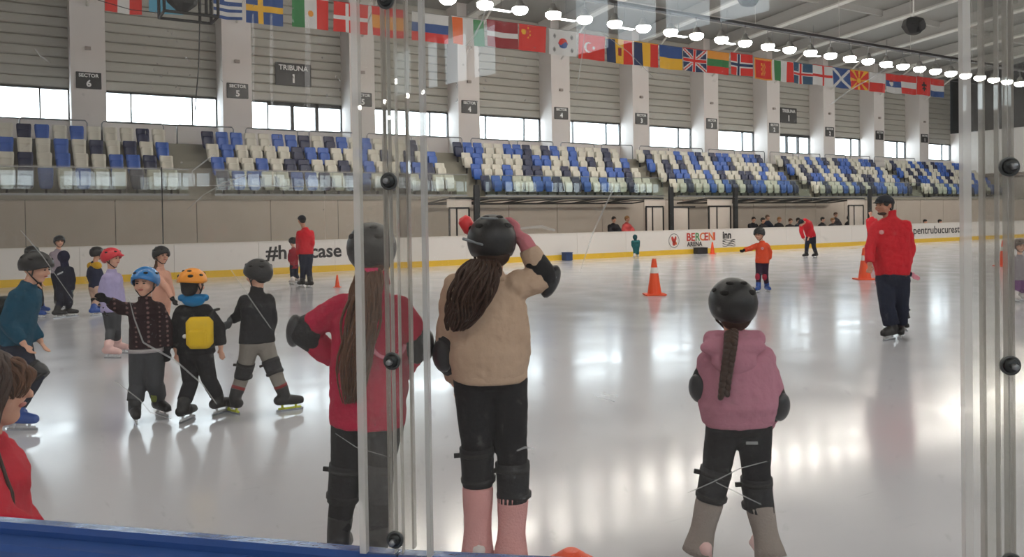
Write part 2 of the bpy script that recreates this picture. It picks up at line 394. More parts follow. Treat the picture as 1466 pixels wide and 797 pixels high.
for blk in range(-1, 5):
    for col in range(18):
        for r in range(4):
            ch = PATT[r][col] if blk < 2 else PATT[r][17-col]
            x = BLK0+BPER*blk+SP*(col+.5); y = ROWY[r]+.55; z = TREAD[r]
            if x < -1.2: continue
            nm, mt = seat_c[ch]
            if blk < 3 or (blk == 3 and col < 11):
                if blk == -1: which = '%s from right, %s %s' % (ordn(17-col), ROWN[r], sect[blk])
                else: which = '%s from left, %s %s' % (ordn(col), ROWN[r], sect[blk])
                t = thing('stadium_seat', (x, y, z), '%s plastic seat, %s' % (nm, which), 'seat', 'folding seats of the grandstand')
                for n_, me in zip(('backrest', 'seat_pan', 'bracket'), protos[ch]): obj_like(n_, me, t)
                nseat += 1
            else:
                for mb_ in (bk, pn):
                    rest.mi = 'WBN'.index(ch); rest.add([v+V((x, y, z)) for v in mb_.v], mb_.f)
                rest.mi = 3; rest.add([v+V((x, y, z)) for v in brk.v], brk.f)
o = rest.build('stadium_seats_far', [seat_c['W'][1], seat_c['B'][1], seat_c['N'][1], black_frame], None, True)
tag(o, 'far end rows of cream, blue and navy seats under the sector one signs', 'seats', kind='stuff')

# guard rails behind the top row
k = 0; x = .0
for k in range(21):
    xa = .35+2.45*k; xb = xa+2.0
    m = MB(); z = DECK
    m.tube([(xa, 31.4, z), (xa, 31.4, z+.62), (xa+.06, 31.4, z+.7), (xb-.06, 31.4, z+.7), (xb, 31.4, z+.62), (xb, 31.4, z)], .025, 6)
    o = m.build('guard_rail', steel, None, True); tag(o, 'steel hoop rail behind the top seats, %s from the left' % ordn(k), 'rail', 'hoop rails behind the top row')

# glass parapet along the coping, one per seat block
par_m = glassmat('parapet glass', (.90, .95, .93), 1.0, haze=.012, hcol=(.5, .58, .54))
for blk in range(-1, 5):
    xa, xb = BLK0+BPER*blk-.15, BLK0+BPER*blk+9.4
    xa = max(xa, -2.4)
    t = thing('glass_parapet', (xa, 27.95, 2.5), 'glass parapet before the seat block %s' % sect[blk], 'parapet', 'glass parapets of the stand')
    n = max(1, round((xb-xa)/1.9)); wd = (xb-xa)/n
    for i in range(n):
        MB().box((xa+wd*i+.02, 27.93, 2.56), (xa+wd*(i+1)-.02, 27.945, 3.35)).build('pane', par_m, t)
    MB().box((xa, 27.9, 2.5), (xb, 27.98, 2.57)).build('base_rail', steel, t)
    MB().box((xa, 27.92, 3.35), (xb, 27.955, 3.375)).build('top_rail', steel, t)

# ------------------------------------------------------------------ signs
sign_black = flat('sign black', (22, 23, 26), .35); sign_white = flat('sign white', (225, 225, 225), .5)
nums = {0: '6', 1: '5', 2: '5', 3: '4', 4: '4', 5: '3', 6: '3', 7: '2', 8: '2', 9: '1', 10: '1'}
base_i = [i for i, x in enumerate(PIL) if abs(x-2.47) < .01][0]
WN = {'1': 'one', '2': 'two', '3': 'three', '4': 'four', '5': 'five', '6': 'six'}
side = {0: 'on the leftmost pillar', 1: 'on the left side of the left tribune board', 2: 'on the right of the left tribune board', 3: 'on the nearer of its two pillars', 4: 'on the farther of its two pillars',
        5: 'on the nearer of its two pillars', 6: 'on the farther of its two pillars', 7: 'on the left of the right tribune board', 8: 'on the right of the right tribune board', 9: 'on the nearer of its two pillars', 10: 'on the last pillar'}
for i, n in nums.items():
    if base_i+i >= len(PIL): continue
    x = PIL[base_i+i]
    t = thing('sector_sign', (x, YP-.03, 6.68), 'black plate reading SECTOR %s, %s' % (WN[n], side[i]), 'sign', 'sector signs on the pillars')
    MB().bbox((x, YP-.02, 6.68), V((.4, 0, 0)), V((0, .02, 0)), V((0, 0, .29)), .04).build('plate', sign_black, t)
    text('lettering', 'SECTOR', sign_white, t, facing(x, YP-.044, 6.80), .17, .003, 'CENTER', .004)
    text('number', n, sign_white, t, facing(x, YP-.044, 6.47), .32, .003, 'CENTER', .01)
for cx, lab in ((10.05, 'large black TRIBUNA 1 board between the two sector five signs'), (40.66, 'large black TRIBUNA 1 board between the two sector two signs')):
    t = thing('tribune_sign', (cx, YW-.08, 7.66), lab, 'sign', 'tribune boards')
    MB().bbox((cx, YW-.09, 7.66), V((.74, 0, 0)), V((0, .025, 0)), V((0, 0, .46)), .03).build('plate', sign_black, t)
    text('lettering', 'TRIBUNA', sign_white, t, facing(cx, YW-.118, 7.83), .29, .003, 'CENTER', .004)
    text('number', '1', sign_white, t, facing(cx, YW-.118, 7.33), .48, .003, 'CENTER', .016)
# ================================================================== far boards of the rink
YBD = 24.8; BH = 1.02
board_w = flat('board white', (222, 217, 212), .35, var=.02, nscale=3)
kick_y = flat('kick strip yellow', (226, 184, 52), .4, var=.04, nscale=5)
ink = flat('print black', (44, 42, 44), .6)
rb = thing('rink_boards', (0, YBD, 0), 'white rink boards with yellow kick strip along the far side', 'boards')
xx = -8.0
while xx < 57:
    x2 = min(xx+2.4, 57)
    MB().box((xx+.004, YBD, .2), (x2-.004, YBD+.1, BH-.03)).build('board_panel', board_w, rb)
    MB().box((xx+.002, YBD-.012, .0), (x2-.002, YBD+.1, .2)).build('kick_strip', kick_y, rb)
    xx = x2
MB().box((-8, YBD-.01, BH-.03), (57, YBD+.12, BH)).build('top_cap', flat('cap cream', (214, 208, 200), .4), rb)
MB().box((56.9, 4, 0), (57, YBD+.1, BH)).build('end_board', board_w, rb)
yl = YBD-.004
text('lettering', '#h', ink, rb, facing(6.62, yl, .47), .60, .002, 'LEFT', .013)
text('lettering', 'case', ink, rb, facing(7.98, yl, .47), .60, .002, 'LEFT', .013)
text('lettering', 'pentrubucuresti', ink, rb, facing(40.35, yl, .46, 1.22), .58, .002, 'LEFT', .006)
# round club emblem: red leaf shapes in a thin ring
red_i = flat('print red', (190, 62, 52)); org_i = flat('print orange', (214, 110, 60)); grn_i = flat('print green', (84, 140, 90)); gry_i = flat('print grey', (120, 118, 120))
m = MB(); n = 28
for i in range(n):
    a0, a1 = 2*math.pi*i/n, 2*math.pi*(i+1)/n
    m.add([(23.38+math.cos(a)*r_, yl, .58+math.sin(a)*r_) for a, r_ in ((a0, .3), (a1, .3), (a1, .27), (a0, .27))], [(0, 1, 2, 3)])
m.build('emblem_ring', gry_i, rb)
for (dx, dz, rx, rz, t_, mm) in ((-.06, .04, .07, .15, .4, red_i), (.07, .06, .06, .13, -.3, red_i), (.0, -.12, .09, .09, 0, red_i), (.1, -.1, .05, .08, .5, org_i)):
    m = MB(); pts = []
    for i in range(14):
        a = 2*math.pi*i/14; u, v = math.cos(a)*rx, math.sin(a)*rz
        pts.append((23.38+dx+u*math.cos(t_)-v*math.sin(t_), yl-.001, .58+dz+u*math.sin(t_)+v*math.cos(t_)))
    m.add(pts, [tuple(range(14))]).build('emblem_leaf', mm, rb)
xc = 24.08
for ch, mm in zip('BERCENI', (red_i, red_i, grn_i, org_i, red_i, org_i, red_i)):
    o = text('lettering', ch, mm, rb, facing(xc, yl, .55), .47, .002, 'LEFT', .012); xc += {'B': .265, 'E': .235, 'R': .265, 'C': .275, 'N': .32, 'I': .1}[ch]
text('lettering', 'ARENA', ink, rb, facing(24.12, yl, .32), .27, .002, 'LEFT', .006)
text('lettering', 'inn', ink, rb, facing(26.22, yl, .60), .44, .002, 'LEFT', .016)
for q, (z, a) in enumerate(((.53, .03), (.45, .045), (.37, .035), (.29, .03))):
    m = MB(); pts = []
    for i in range(13): pts.append((26.22+i*.065, yl, z+math.sin(i*.75+q)*a))
    for i in range(12, -1, -1): pts.append((26.22+i*.065, yl, z-.03+math.sin(i*.75+q)*a*.7))
    m.add(pts, [tuple(range(26))]).build('logo_stroke', ink, rb)
# clear panes above the boards on the left
gl_far = glassmat('board glass', (.97, .97, .96), 1.0, haze=.06, hcol=(.62, .58, .55))
for i, (xa, xb) in enumerate(((-5.9, -1.1), (-1.1, 3.72), (3.72, 8.5), (8.5, 13.2))):
    o = MB().box((xa+.015, YBD+.04, BH), (xb-.015, YBD+.055, 3.22)).build('board_screen', gl_far)
    tag(o, 'tall clear screen above the far boards, %s from the left' % ordn(i), 'glass screen', 'screens above the far boards')
    if i == 1: MB().box((xb-.014, YBD+.03, BH), (xb+.014, YBD+.065, 3.22)).build('seam_strip', black_frame, o)
# things standing by the boards
def small_box(px, py, w_, h_, name, lab, mat, cat):
    g = onplane(px, py, YBD-.3); g.z = 0
    t = thing(name, g, lab, cat)
    MB().bbox(g+V((0, 0, h_/2)), V((w_/2, 0, 0)), V((0, .16, 0)), V((0, 0, h_/2)), .12).build('body', mat, t)
    MB().bbox(g+V((0, 0, h_+.012)), V((w_/2+.015, 0, 0)), V((0, .175, 0)), V((0, 0, .018)), .2).build('lid', mat, t)
small_box(812, 367, .30, .28, 'storage_box', 'small dark blue box against the yellow kick strip', flat('box blue', (40, 62, 104)), 'box')
small_box(1003, 357, .55, .24, 'storage_box', 'small black box beside the cone under the board logo', flat('box black', (34, 36, 38)), 'box')

# ------------------------------------------------------------------ bench shelters behind the boards
panel_lt = flat('shelter panel', (196, 186, 176), .5)
def shelter(xa, xb, lab, doors):
    t = thing('bench_shelter', (xa, 25.7, 0), lab, 'shelter', 'bench shelters behind the boards')
    zf, zr, yf, yr = 2.36, 2.2, 25.6, 27.6
    for y, z in ((yf, zf), (yr, zr)): MB().box((xa, y-.03, z-.035), (xb, y+.03, z+.035)).build('roof_rail', black_frame, t)
    n = int((xb-xa)/1.5)
    for i in range(n+1):
        x = xa+(xb-xa)*i/n
        MB().tube([(x, yf, zf), (x, yr, zr)], .03, 6).build('roof_rib', black_frame, t)
        if i < n: MB().tube([(x, yr, zr), (x+(xb-xa)/n, yf, zf)], .022, 6).build('roof_brace', black_frame, t)
    MB().box((xa, yf+.02, zf+.035), (xb, yr, zf+.047)).build('roof_sheet', glassmat('roof sheet', (.9, .9, .88), .6, haze=.15) if 'roof sheet' not in MATS else MATS['roof sheet'], t)
    for (x, wd) in doors:
        m = MB(); z1 = 1.98; y = 25.62
        for q in (x, x+wd*.36, x+wd): m.box((q-.03, y-.03, 0), (q+.03, y+.03, z1))
        m.box((x, y-.03, z1), (x+wd, y+.03, z1+.06)); m.build('door_frame', black_frame, t)
        MB().box((x+.04, y-.01, 0), (x+wd-.04, y+.01, z1)).build('door_panel', panel_lt, t)
        MB().box((x-.1, yf, z1+.06), (x+wd+.1, yf+.02, zf-.03)).build('fascia', panel_lt, t)
    for (x, wd) in doors[:1]:
        pass
    return t
def post(x, lab):
    o = MB().bbox((x, 25.45, 1.42), V((.11, 0, 0)), V((0, .06, 0)), V((0, 0, 1.42)), .1).build('steel_post', black_frame); tag(o, lab, 'post', 'black posts behind the boards')
s1 = shelter(13.35, 23.55, 'black framed bench shelter behind the boards, nearer one', ((13.35, .8), (22.6, .95)))
s2 = shelter(26.25, 37.4, 'black framed bench shelter behind the boards, farther one', ((26.25, 1.35), (36.1, 1.2)))
post(14.38, 'tall black post at the left end of the nearer bench shelter'); post(23.85, 'tall black post at the right end of the nearer bench shelter')
post(27.75, 'tall black post at the left end of the farther bench shelter'); post(37.6, 'tall black post behind the coach at the farther shelter')
for xx_, wd_, lab_ in ((24.05, .95, 'pale gate leaf right of the post between the two shelters'),):
    t = thing('rink_gate', (xx_, 25.6, 0), lab_, 'gate')
    MB().box((xx_+.03, 25.6, 0), (xx_+wd_-.03, 25.63, 1.95)).build('gate_panel', panel_lt, t)
    m = MB().box((xx_, 25.58, 1.95), (xx_+wd_+.4, 25.65, 2.02)).box((xx_+wd_-.03, 25.58, 0), (xx_+wd_+.03, 25.65, 1.95)); m.build('gate_frame', black_frame, t)

# ================================================================== lamps
lamp_emit = mk('lamp glow', (1, .97, .9), .4, emit=(1, .95, .86), estr=LAMP_E)
lamp_shell = flat('lamp housing', (120, 120, 118), .4, metal=.5)
tray_m = flat('cable tray', (52, 52, 54), .5)
def lamp_mesh():
    m1 = MB().rings([(V((0, 0, z)), V((r, 0, 0)), V((0, r, 0))) for z, r in ((.30, .06), (.26, .10), (.16, .12), (.08, .20), (0, .262))], 18)
    m2 = MB().rings([(V((0, 0, z)), V((r, 0, 0)), V((0, r, 0))) for z, r in ((-.004, .25), (-.06, .262), (-.13, .235), (-.19, .16), (-.215, .06))], 18)  # emissive bowl made oversized, the lamp's bloom is put into its shape
    m3 = MB().tube([(0, 0, .28), (0, 0, .63)], .015, 6)
    return [x.build(n, mt, None, True) for x, n, mt in ((m1, 'housing', lamp_shell), (m2, 'lens', lamp_emit), (m3, 'hanger', steel))]
lp = lamp_mesh(); lmes = [(o.name, o.data) for o in lp]
for o in lp: bpy.data.objects.remove(o)
def lamp_row(y, z, xs, lab, grp):
    for i, x in enumerate(xs):
        t = thing('high_bay_lamp', (x, y, z), lab % ordn(i), 'lamp', grp)
        for n_, me in zip(('housing', 'lens', 'hanger'), lmes): obj_like(n_, me[1], t)
    m = MB().box((xs[0]-1, y-.11, z+.62), (xs[-1]+1, y+.11, z+.64)).box((xs[0]-1, y-.12, z+.62), (xs[-1]+1, y-.1, z+.72)).box((xs[0]-1, y+.1, z+.62), (xs[-1]+1, y+.12, z+.72))
    return m
xsA = [8.91+1.31*i for i in range(36)]
tr = thing('cable_tray', (xsA[0], 22, 9.0), 'long dark cable tray carrying the visible row of lamps', 'cable tray')
lamp_row(22.0, 8.40, xsA, 'glowing round high bay lamp, %s from the left in its row', 'lamps above the far half').build('tray', tray_m, tr)
for i in range(0, 36, 4): MB().tube([(xsA[i]+.6, 22, 9.0), (xsA[i]+.6, 22, zc(22))], .012, 5).build('hanger_rod', white_m, tr)
for row_y, xs, lab in ((9.0, [-11+2.6*i for i in range(17)], 'round high bay lamp over the rink centre, %s from the left wall'), (-3.5, [-11+3.2*i for i in range(15)], 'round high bay lamp over the near walkway, %s from the left wall')):
    tr = thing('cable_tray', (xs[0], row_y, 9.0), 'dark cable tray of the lamp row %s' % ('over the rink centre' if row_y > 0 else 'over the near walkway'), 'cable tray')
    lamp_row(row_y, 8.4, xs, lab, 'lamps above the near half').build('tray', tray_m, tr)
    for i in range(0, len(xs), 3): MB().tube([(xs[i]+.6, row_y, 9.0), (xs[i]+.6, row_y, zc(row_y))], .012, 5).build('hanger_rod', white_m, tr)
strip_e = mk('strip glow', (1, 1, 1), .4, emit=(1, 1, .97), estr=9)
for i in range(9):
    x = 17.1+3.25*i; z = 10.05
    t = thing('strip_light', (x, 28, z), 'short white strip light under the roof, %s from the left' % ordn(i), 'strip light', 'strip lights under the roof')
    MB().box((x-.5, 27.86, z), (x+.5, 28.14, z+.05)).build('housing', lamp_shell, t)
    MB().box((x-.47, 27.89, z-.015), (x+.47, 28.11, z)).build('diffuser', strip_e, t)
    MB().tube([(x, 28, z+.05), (x, 28, zc(28))], .012, 5).build('hanger', steel, t)

# ================================================================== flags on a wire
FC = {k: flat('flag '+k, v, .75, sheen=.1) for k, v in dict(red=(214, 52, 44), white=(212, 210, 208), blue=(52, 82, 140), navy=(42, 56, 92), yellow=(232, 178, 52), green=(60, 128, 76), orange=(230, 108, 48), maroon=(150, 44, 50), black=(36, 34, 38), sky=(96, 170, 200), gold=(226, 150, 60), teal=(50, 84, 110)).items()}
def stripes_h(*cs): return lambda u, v: cs[min(len(cs)-1, int((1-v)*len(cs)))]
def stripes_v(*cs): return lambda u, v: cs[min(len(cs)-1, int(u*len(cs)))]
def cross(bgc, c1, w1, c2=None, w2=0, uc=.38):
    def f(u, v):
        du, dv = abs(u-uc)*1.3, abs(v-.5)
        if c2 and (du < w2 or dv < w2): return c2
        if du < w1 or dv < w1: return c1
        return bgc
    return f
def f_greece(u, v):
    if u < .38 and v > .45: return 'white' if abs(u-.19) < .035 or abs(v-.72) < .055 else 'blue'
    return ('blue', 'white')[int((1-v)*9) % 2]
def f_mex(u, v):
    c = ('green', 'white', 'red')[min(2, int(u*3))]
    return 'gold' if (u-.5)**2*1.7+(v-.5)**2 < .012 else c
def f_china(u, v):
    return 'yellow' if (u-.18)**2*1.7+(v-.74)**2 < .012 or any((u-a)**2*1.7+(v-b_)**2 < .0012 for a, b_ in ((.34, .9), (.4, .78), (.4, .64), (.34, .52))) else 'red'
def f_korea(u, v):
    x, y = (u-.5)*1.35, v-.5; r = math.hypot(x, y)
    if r < .21: return 'red' if y > .06*math.sin(x*14) else 'blue'
    for sx in (-1, 1):
        for sy in (-1, 1):
            a, b_ = x-sx*.4, y-sy*.27
            p, q = (a*.83+b_*.55*sx*sy), (-a*.55*sx*sy+b_*.83)
            if abs(p) < .055 and abs(q) < .085 and (abs(p) > .035 or abs(p) < .012): return 'black'
    return 'white'
def f_turkey(u, v):
    x, y = (u-.36)*1.35, v-.5
    if math.hypot(x, y) < .22 and math.hypot(x-.06, y) > .175: return 'white'
    if math.hypot(x-.26, y) < .06: return 'white'
    return 'red'
def f_mold(u, v):
    c = ('navy', 'yellow', 'red')[min(2, int(u*3))]
    return 'maroon' if abs(u-.5) < .07 and abs(v-.5) < .16 else c
def f_uk(u, v):
    x, y = (u-.5)*1.35, v-.5
    if abs(x) < .065 or abs(y) < .065: return 'red'
    if abs(x) < .11 or abs(y) < .11: return 'white'
    d = min(abs(x*.595-y*.804), abs(x*.595+y*.804))
    if d < .03: return 'red'
    if d < .085: return 'white'
    return 'navy'
def f_mont(u, v):
    if u < .05 or u > .95 or v < .06 or v > .94: return 'gold'
    x, y = (u-.5)*1.35, v-.5
    return 'gold' if abs(x) < .18 and abs(y) < .3 and math.sin(x*30)*math.cos(y*26) > -.05 else 'red'
def f_scot(u, v):
    x, y = (u-.5)*1.35, v-.5
    return 'white' if min(abs(x*.595-y*.804), abs(x*.595+y*.804)) < .075 else 'blue'
def f_mace(u, v):
    x, y = (u-.5)*1.35, v-.5; r = math.hypot(x, y)
    if r < .13: return 'yellow'
    if r < .16: return 'red'
    return 'yellow' if math.cos(8*math.atan2(y, x)) > .45 else 'red'
def f_serb(u, v):
    if (u-.35)**2*1.7+(v-.55)**2 < .03: return 'white' if v < .6 else 'maroon'
    return ('red', 'blue', 'white')[min(2, int((1-v)*3))]
def f_alb(u, v):
    x, y = abs(u-.5)*1.35, v-.5
    return 'black' if (x < .06 and abs(y) < .28) or (abs(y-.12+x*.3) < .06 and x < .24) or (abs(y+.06+x*.5) < .05 and x < .2) else 'red'
def f_lat(u, v): return 'white' if abs(v-.5) < .1 else 'maroon'
def f_spain(u, v): return 'gold' if .25 < v < .75 else 'red'
FL = [(150, 203, -32, stripes_v('red', 'white', 'red'), 'red and white flag, leftmost on the wire and cut by the frame'),
      (213, 262, -30, lambda u, v: 'sky', 'sky blue flag partly behind the hanging black frame'),
      (305, 346, -20, f_greece, 'blue and white striped flag with a corner cross'),
      (352, 405, -12, cross('blue', 'yellow', .095), 'blue flag with a yellow cross'),
      (418, 470, -5, f_mex, 'green, white and red upright striped flag with small centre emblem'),
      (478, 527, 3, cross('red', 'white', .075), 'red flag with a white cross'),
      (532, 582, 10, f_spain, 'red and gold banded flag behind the clear joint strip'),
      (590, 642, 18, stripes_h('white', 'blue', 'red'), 'white, blue and red banded flag beside the joint strip'),
      (647, 692, 24, stripes_v('orange', 'white', 'green'), 'orange, white and green upright striped flag'),
      (697, 741, 29, f_lat, 'dark red flag with a white middle band'),
      (743, 782, 35, f_china, 'plain red flag with small yellow stars'),
      (786, 826, 42, f_korea, 'white flag with red and blue disc and black bars'),
      (829, 866, 49, f_turkey, 'red flag with white crescent and star'),
      (868, 905, 55, f_mold, 'blue, yellow and red upright striped flag with dark emblem'),
      (908, 942, 60, stripes_v('navy', 'yellow', 'red'), 'plain blue, yellow and red upright striped flag'),
      (944, 976, 65, stripes_h('blue', 'yellow'), 'blue over yellow flag'),
      (978, 1011, 69, f_uk, 'navy flag with red and white crossed diagonals'),
      (1013, 1044, 73, stripes_h('gold', 'green', 'red'), 'yellow, green and red banded flag'),
      (1046, 1077, 76, cross('red', 'white', .12, 'navy', .055), 'red flag with a blue cross edged in white'),
      (1080, 1105, 83, f_mont, 'red flag with a golden emblem'),
      (1108, 1136, 86, stripes_v('green', 'white', 'red'), 'plain green, white and red upright striped flag'),
      (1136, 1163, 90, cross('teal', 'white', .11, 'red', .05), 'blue flag with a red cross edged in white'),
      (1164, 1192, 93, cross('white', 'red', .07, uc=.5), 'white flag with a red cross'),
      (1192, 1217, 97, f_scot, 'blue flag with a white diagonal cross'),
      (1217, 1243, 100, f_mace, 'red flag with yellow sun rays'),
      (1245, 1268, 104, stripes_h('white', 'red'), 'white over red flag'),
      (1268, 1290, 106, f_serb, 'red, blue and white banded flag with a shield'),
      (1290, 1312, 108, stripes_h('red', 'white', 'red'), 'red flag with a broad white middle band'),
      (1313, 1332, 110, f_alb, 'red flag with a black eagle shape'),
      (1332, 1351, 113, stripes_h('red', 'white', 'blue'), 'red, white and blue banded flag at the right joint strip')]
YF = 20.0; FHT = .75; wire = []
for i, (xa, xb, yt, fn, lab) in enumerate(FL):
    A, B = onplane(xa, yt, YF), onplane(xb, yt+(xb-xa)*.10, YF); A.z = B.z = (A.z+B.z)/2; wire += [A+V((0, 0, .022)), B+V((0, 0, .022))]
    t = thing('flag', ((A.x+B.x)/2, YF, A.z), lab, 'flag', 'flags on the wire')
    nu, nv = 42, 30; m = MB(); vs = []; ph = random.random()*6; sw = random.uniform(-.02, .02)
    for sgn in (1,):
        for j in range(nv+1):
            for k in range(nu+1):
                u, v = k/nu, j/nv
                dy = math.sin(u*6.5+ph+(1-v)*1.5)*.03*(1.1-v) + math.sin(u*15+ph*2)*.008
                dz = -(1-v)*FHT + .012*math.sin(u*3.14)*(-1)
                vs.append((A.x+(B.x-A.x)*u+sw*(1-v), YF+dy, A.z+dz))
    names = []; fs = []; mi = []
    for j in range(nv):
        for k in range(nu):
            c = fn((k+.5)/nu, (j+.5)/nv)
            if c not in names: names.append(c)
            fs.append((j*(nu+1)+k, j*(nu+1)+k+1, (j+1)*(nu+1)+k+1, (j+1)*(nu+1)+k)); mi.append(names.index(c))
    m.add(vs, fs); m.m = mi
    m.build('cloth', [FC[c] for c in names], t, True)
    MB().tube([(A.x-.01, YF, A.z+.004), (B.x+.01, YF, A.z+.004)], .012, 6).build('top_hem', FC[fn(.5, .99)] if fn(.5, .99) in FC else FC['white'], t)
pts = [onplane(-60, -40, YF)]+wire+[onplane(1410, 122, YF)]
o = MB().tube(pts, .006, 5).build('flag_wire', steel); tag(o, 'thin wire holding the row of flags', 'wire')

# ------------------------------------------------------------------ hanging loudspeakers and frame
spk = flat('speaker black', (24, 25, 27), .6)
p = onplane(1308, 37, 15.0)
t = thing('loudspeaker', p, 'black faceted loudspeaker hanging under the right side of the roof', 'loudspeaker')
m = MB()
prof = [(-.27, .16), (-.24, .24), (0, .42), (.2, .34), (.26, .2)]
m.rings([(p+V((0, 0, z)), V((r, 0, 0)), V((0, r*.8, 0))) for z, r in prof], 6); m.build('cabinet', spk, t)
MB().rings([(p+V((-.06, -.30, -.05))+V((0, -d, 0)), V((r, 0, 0)), V((0, 0, r))) for d, r in ((0, .17), (.05, .15))], 16).build('driver', flat('driver', (38, 38, 40), .8), t)
MB().tube([p+V((0, 0, .24)), p+V((0, 0, zc(15)-p.z))], .02, 6).build('hanger', white_m, t)
p = onplane(1072, -6, 15.0)
t = thing('loudspeaker', p, 'black loudspeaker cut off by the top edge of the picture', 'loudspeaker')
MB().rings([(p+V((0, 0, z)), V((r, 0, 0)), V((0, r*.8, 0))) for z, r in prof], 6).build('cabinet', spk, t)
MB().tube([p+V((0, 0, .24)), p+V((0, 0, zc(15)-p.z))], .02, 6).build('hanger', white_m, t)
a, bq = onplane(232, 24, 18.5), onplane(308, 24, 18.5)
t = thing('hanging_frame', V((a.x, 18.5, a.z)), 'black steel frame with a dark loudspeaker hanging at the top left', 'frame')
z0 = (a.z+bq.z)/2; z1 = z0+.95; y0, y1 = 18.2, 18.9
bars = []
for z in (z0, z1):
    bars += [((a.x, y0, z), (bq.x, y0, z)), ((a.x, y1, z), (bq.x, y1, z)), ((a.x, y0, z), (a.x, y1, z)), ((bq.x, y0, z), (bq.x, y1, z))]
for x in (a.x, bq.x, (a.x+bq.x)/2+.3):
    for y in (y0, y1): bars.append(((x, y, z0), (x, y, z1)))
for p0, p1 in bars: MB().tube([p0, p1], .032, 6).build('frame_bar', spk, t)
c = V(((a.x*.62+bq.x*.38), 18.55, z0+.42))
MB().rings([(c+V((0, 0, z)), V((r, 0, 0)), V((0, r*.6, 0))) for z, r in ((-.36, .05), (-.15, .3), (.2, .42), (.45, .42), (.5, .3))], 8).build('speaker_body', spk, t)
for x in (a.x, bq.x): MB().tube([(x, 18.55, z1), (x, 18.55, zc(18.5))], .012, 5).build('hanger_cable', steel, t)
q0, q1 = onplane(286, 26, 18.6), onplane(279, 160, 18.6)
o = MB().tube([q0, (q0+q1)/2+V((.03, 0, 0)), q1], .012, 5).build('loose_cable', spk, t)
q0, q1 = onplane(140, 0, 18.7), onplane(232, 19, 18.7)
MB().tube([q0, (q0+q1)/2+V((0, 0, -.06)), q1], .008, 5).build('loose_cable', spk, t)

# ------------------------------------------------------------------ cones
cone_o = flat('cone orange', (238, 84, 36), .5, var=.04, nscale=6); cone_w = flat('cone white', (225, 222, 216), .45)
def cone(px, py, h, lab, band=True, tilt=0):
    g = ground(px, py); t = thing('traffic_cone', g, lab, 'cone', 'orange cones on the ice'); r0 = h*.20; r1 = h*.055
    rad = lambda q: r0+(r1-r0)*q
    c_ = lambda z: g+V((0, 0, z))
    X, Y = V((1, 0, 0)), V((0, 1, 0))
    def seg(a, b_, nm, mt): MB().rings([(c_(h*q), X*rad(q), Y*rad(q)) for q in (a, (a+b_)/2, b_)], 20).build(nm, mt, t, False)
    MB().bbox(g+V((0, 0, h*.02)), RH*(h*.29), FH*(h*.29), V((0, 0, h*.02)), .12).build('base', cone_o, t)
    if band:
        seg(.03, .60, 'lower_cone', cone_o); seg(.60, .76, 'white_band', cone_w); seg(.76, .97, 'upper_cone', cone_o)
    else: seg(.03, .97, 'lower_cone', cone_o)
    MB().rings([(c_(h*.97), X*rad(.97), Y*rad(.97)), (c_(h), X*rad(1)*.8, Y*rad(1)*.8)], 20).build('tip', cone_o, t)
cone(937, 422, .74, 'orange cone with white band, alone on the open ice')
cone(1238, 400, .77, 'orange cone with white band beside the coach')
cone(1437, 381, .75, 'orange cone with white band seen behind the right joint strip')
cone(483, 411, .30, 'small plain orange cone left of the red-jacketed girl', False)
cone(1020, 363.5, .50, 'plain orange cone standing by the far boards', False)
g = ground(818, 806)
t = thing('marker_disc', g, 'flat orange dome marker on the ice at the bottom edge', 'marker')
MB().rings([(g+V((0, 0, z)), RH*r, FH*r) for z, r in ((0, .105), (.012, .10), (.04, .068), (.062, .035), (.064, .02))], 24).build('dome', cone_o, t, False)
MB().rings([(g+V((0, 0, z)), RH*r, FH*r) for z, r in ((0, .118), (.007, .118), (.009, .1))], 24).build('rim', cone_o, t, False)
# ================================================================== people
Z = V((0, 0, 1))
skin_a = mk('skin light', srgb(214, 164, 140), .55, var=.05, nscale=20, spec=.3); skin_b = mk('skin tan', srgb(186, 132, 108), .55, var=.05, nscale=20, spec=.3)
eye_m = flat('eye dark', (40, 28, 24), .2); lip_m = flat('lip', (176, 96, 88), .5); brow_m = flat('brow', (70, 48, 36), .8)
helm_k = mk('helmet black', srgb(36, 37, 39), .42, spec=.4, bump=.05, bscale=200)
vent_m = flat('vent dark', (14, 14, 15), .8); strap_m = flat('strap black', (24, 24, 26), .7)
pad_m = cloth('pad black', (30, 31, 34), rough=.65); pad_hard = flat('pad shell', (38, 40, 44), .35)
blade_m = flat('blade steel', (190, 194, 200), .25, metal=.9); holder_m = flat('blade holder white', (206, 208, 212), .4)
hair_dk = mk('hair dark brown', srgb(58, 38, 28), .55, var=.35, nscale=60, spec=.35); hair_br = mk('hair brown', srgb(92, 60, 40), .55, var=.35, nscale=60, spec=.35); hair_bk = mk('hair black', srgb(32, 28, 28), .55, var=.2, nscale=60, spec=.35)
hair_lt = mk('hair light brown', srgb(140, 100, 62), .55, var=.35, nscale=60, spec=.35)
CLOUD = bpy.data.textures.new('folds', 'CLOUDS'); CLOUD.noise_scale = .075; CLOUD.noise_depth = 2

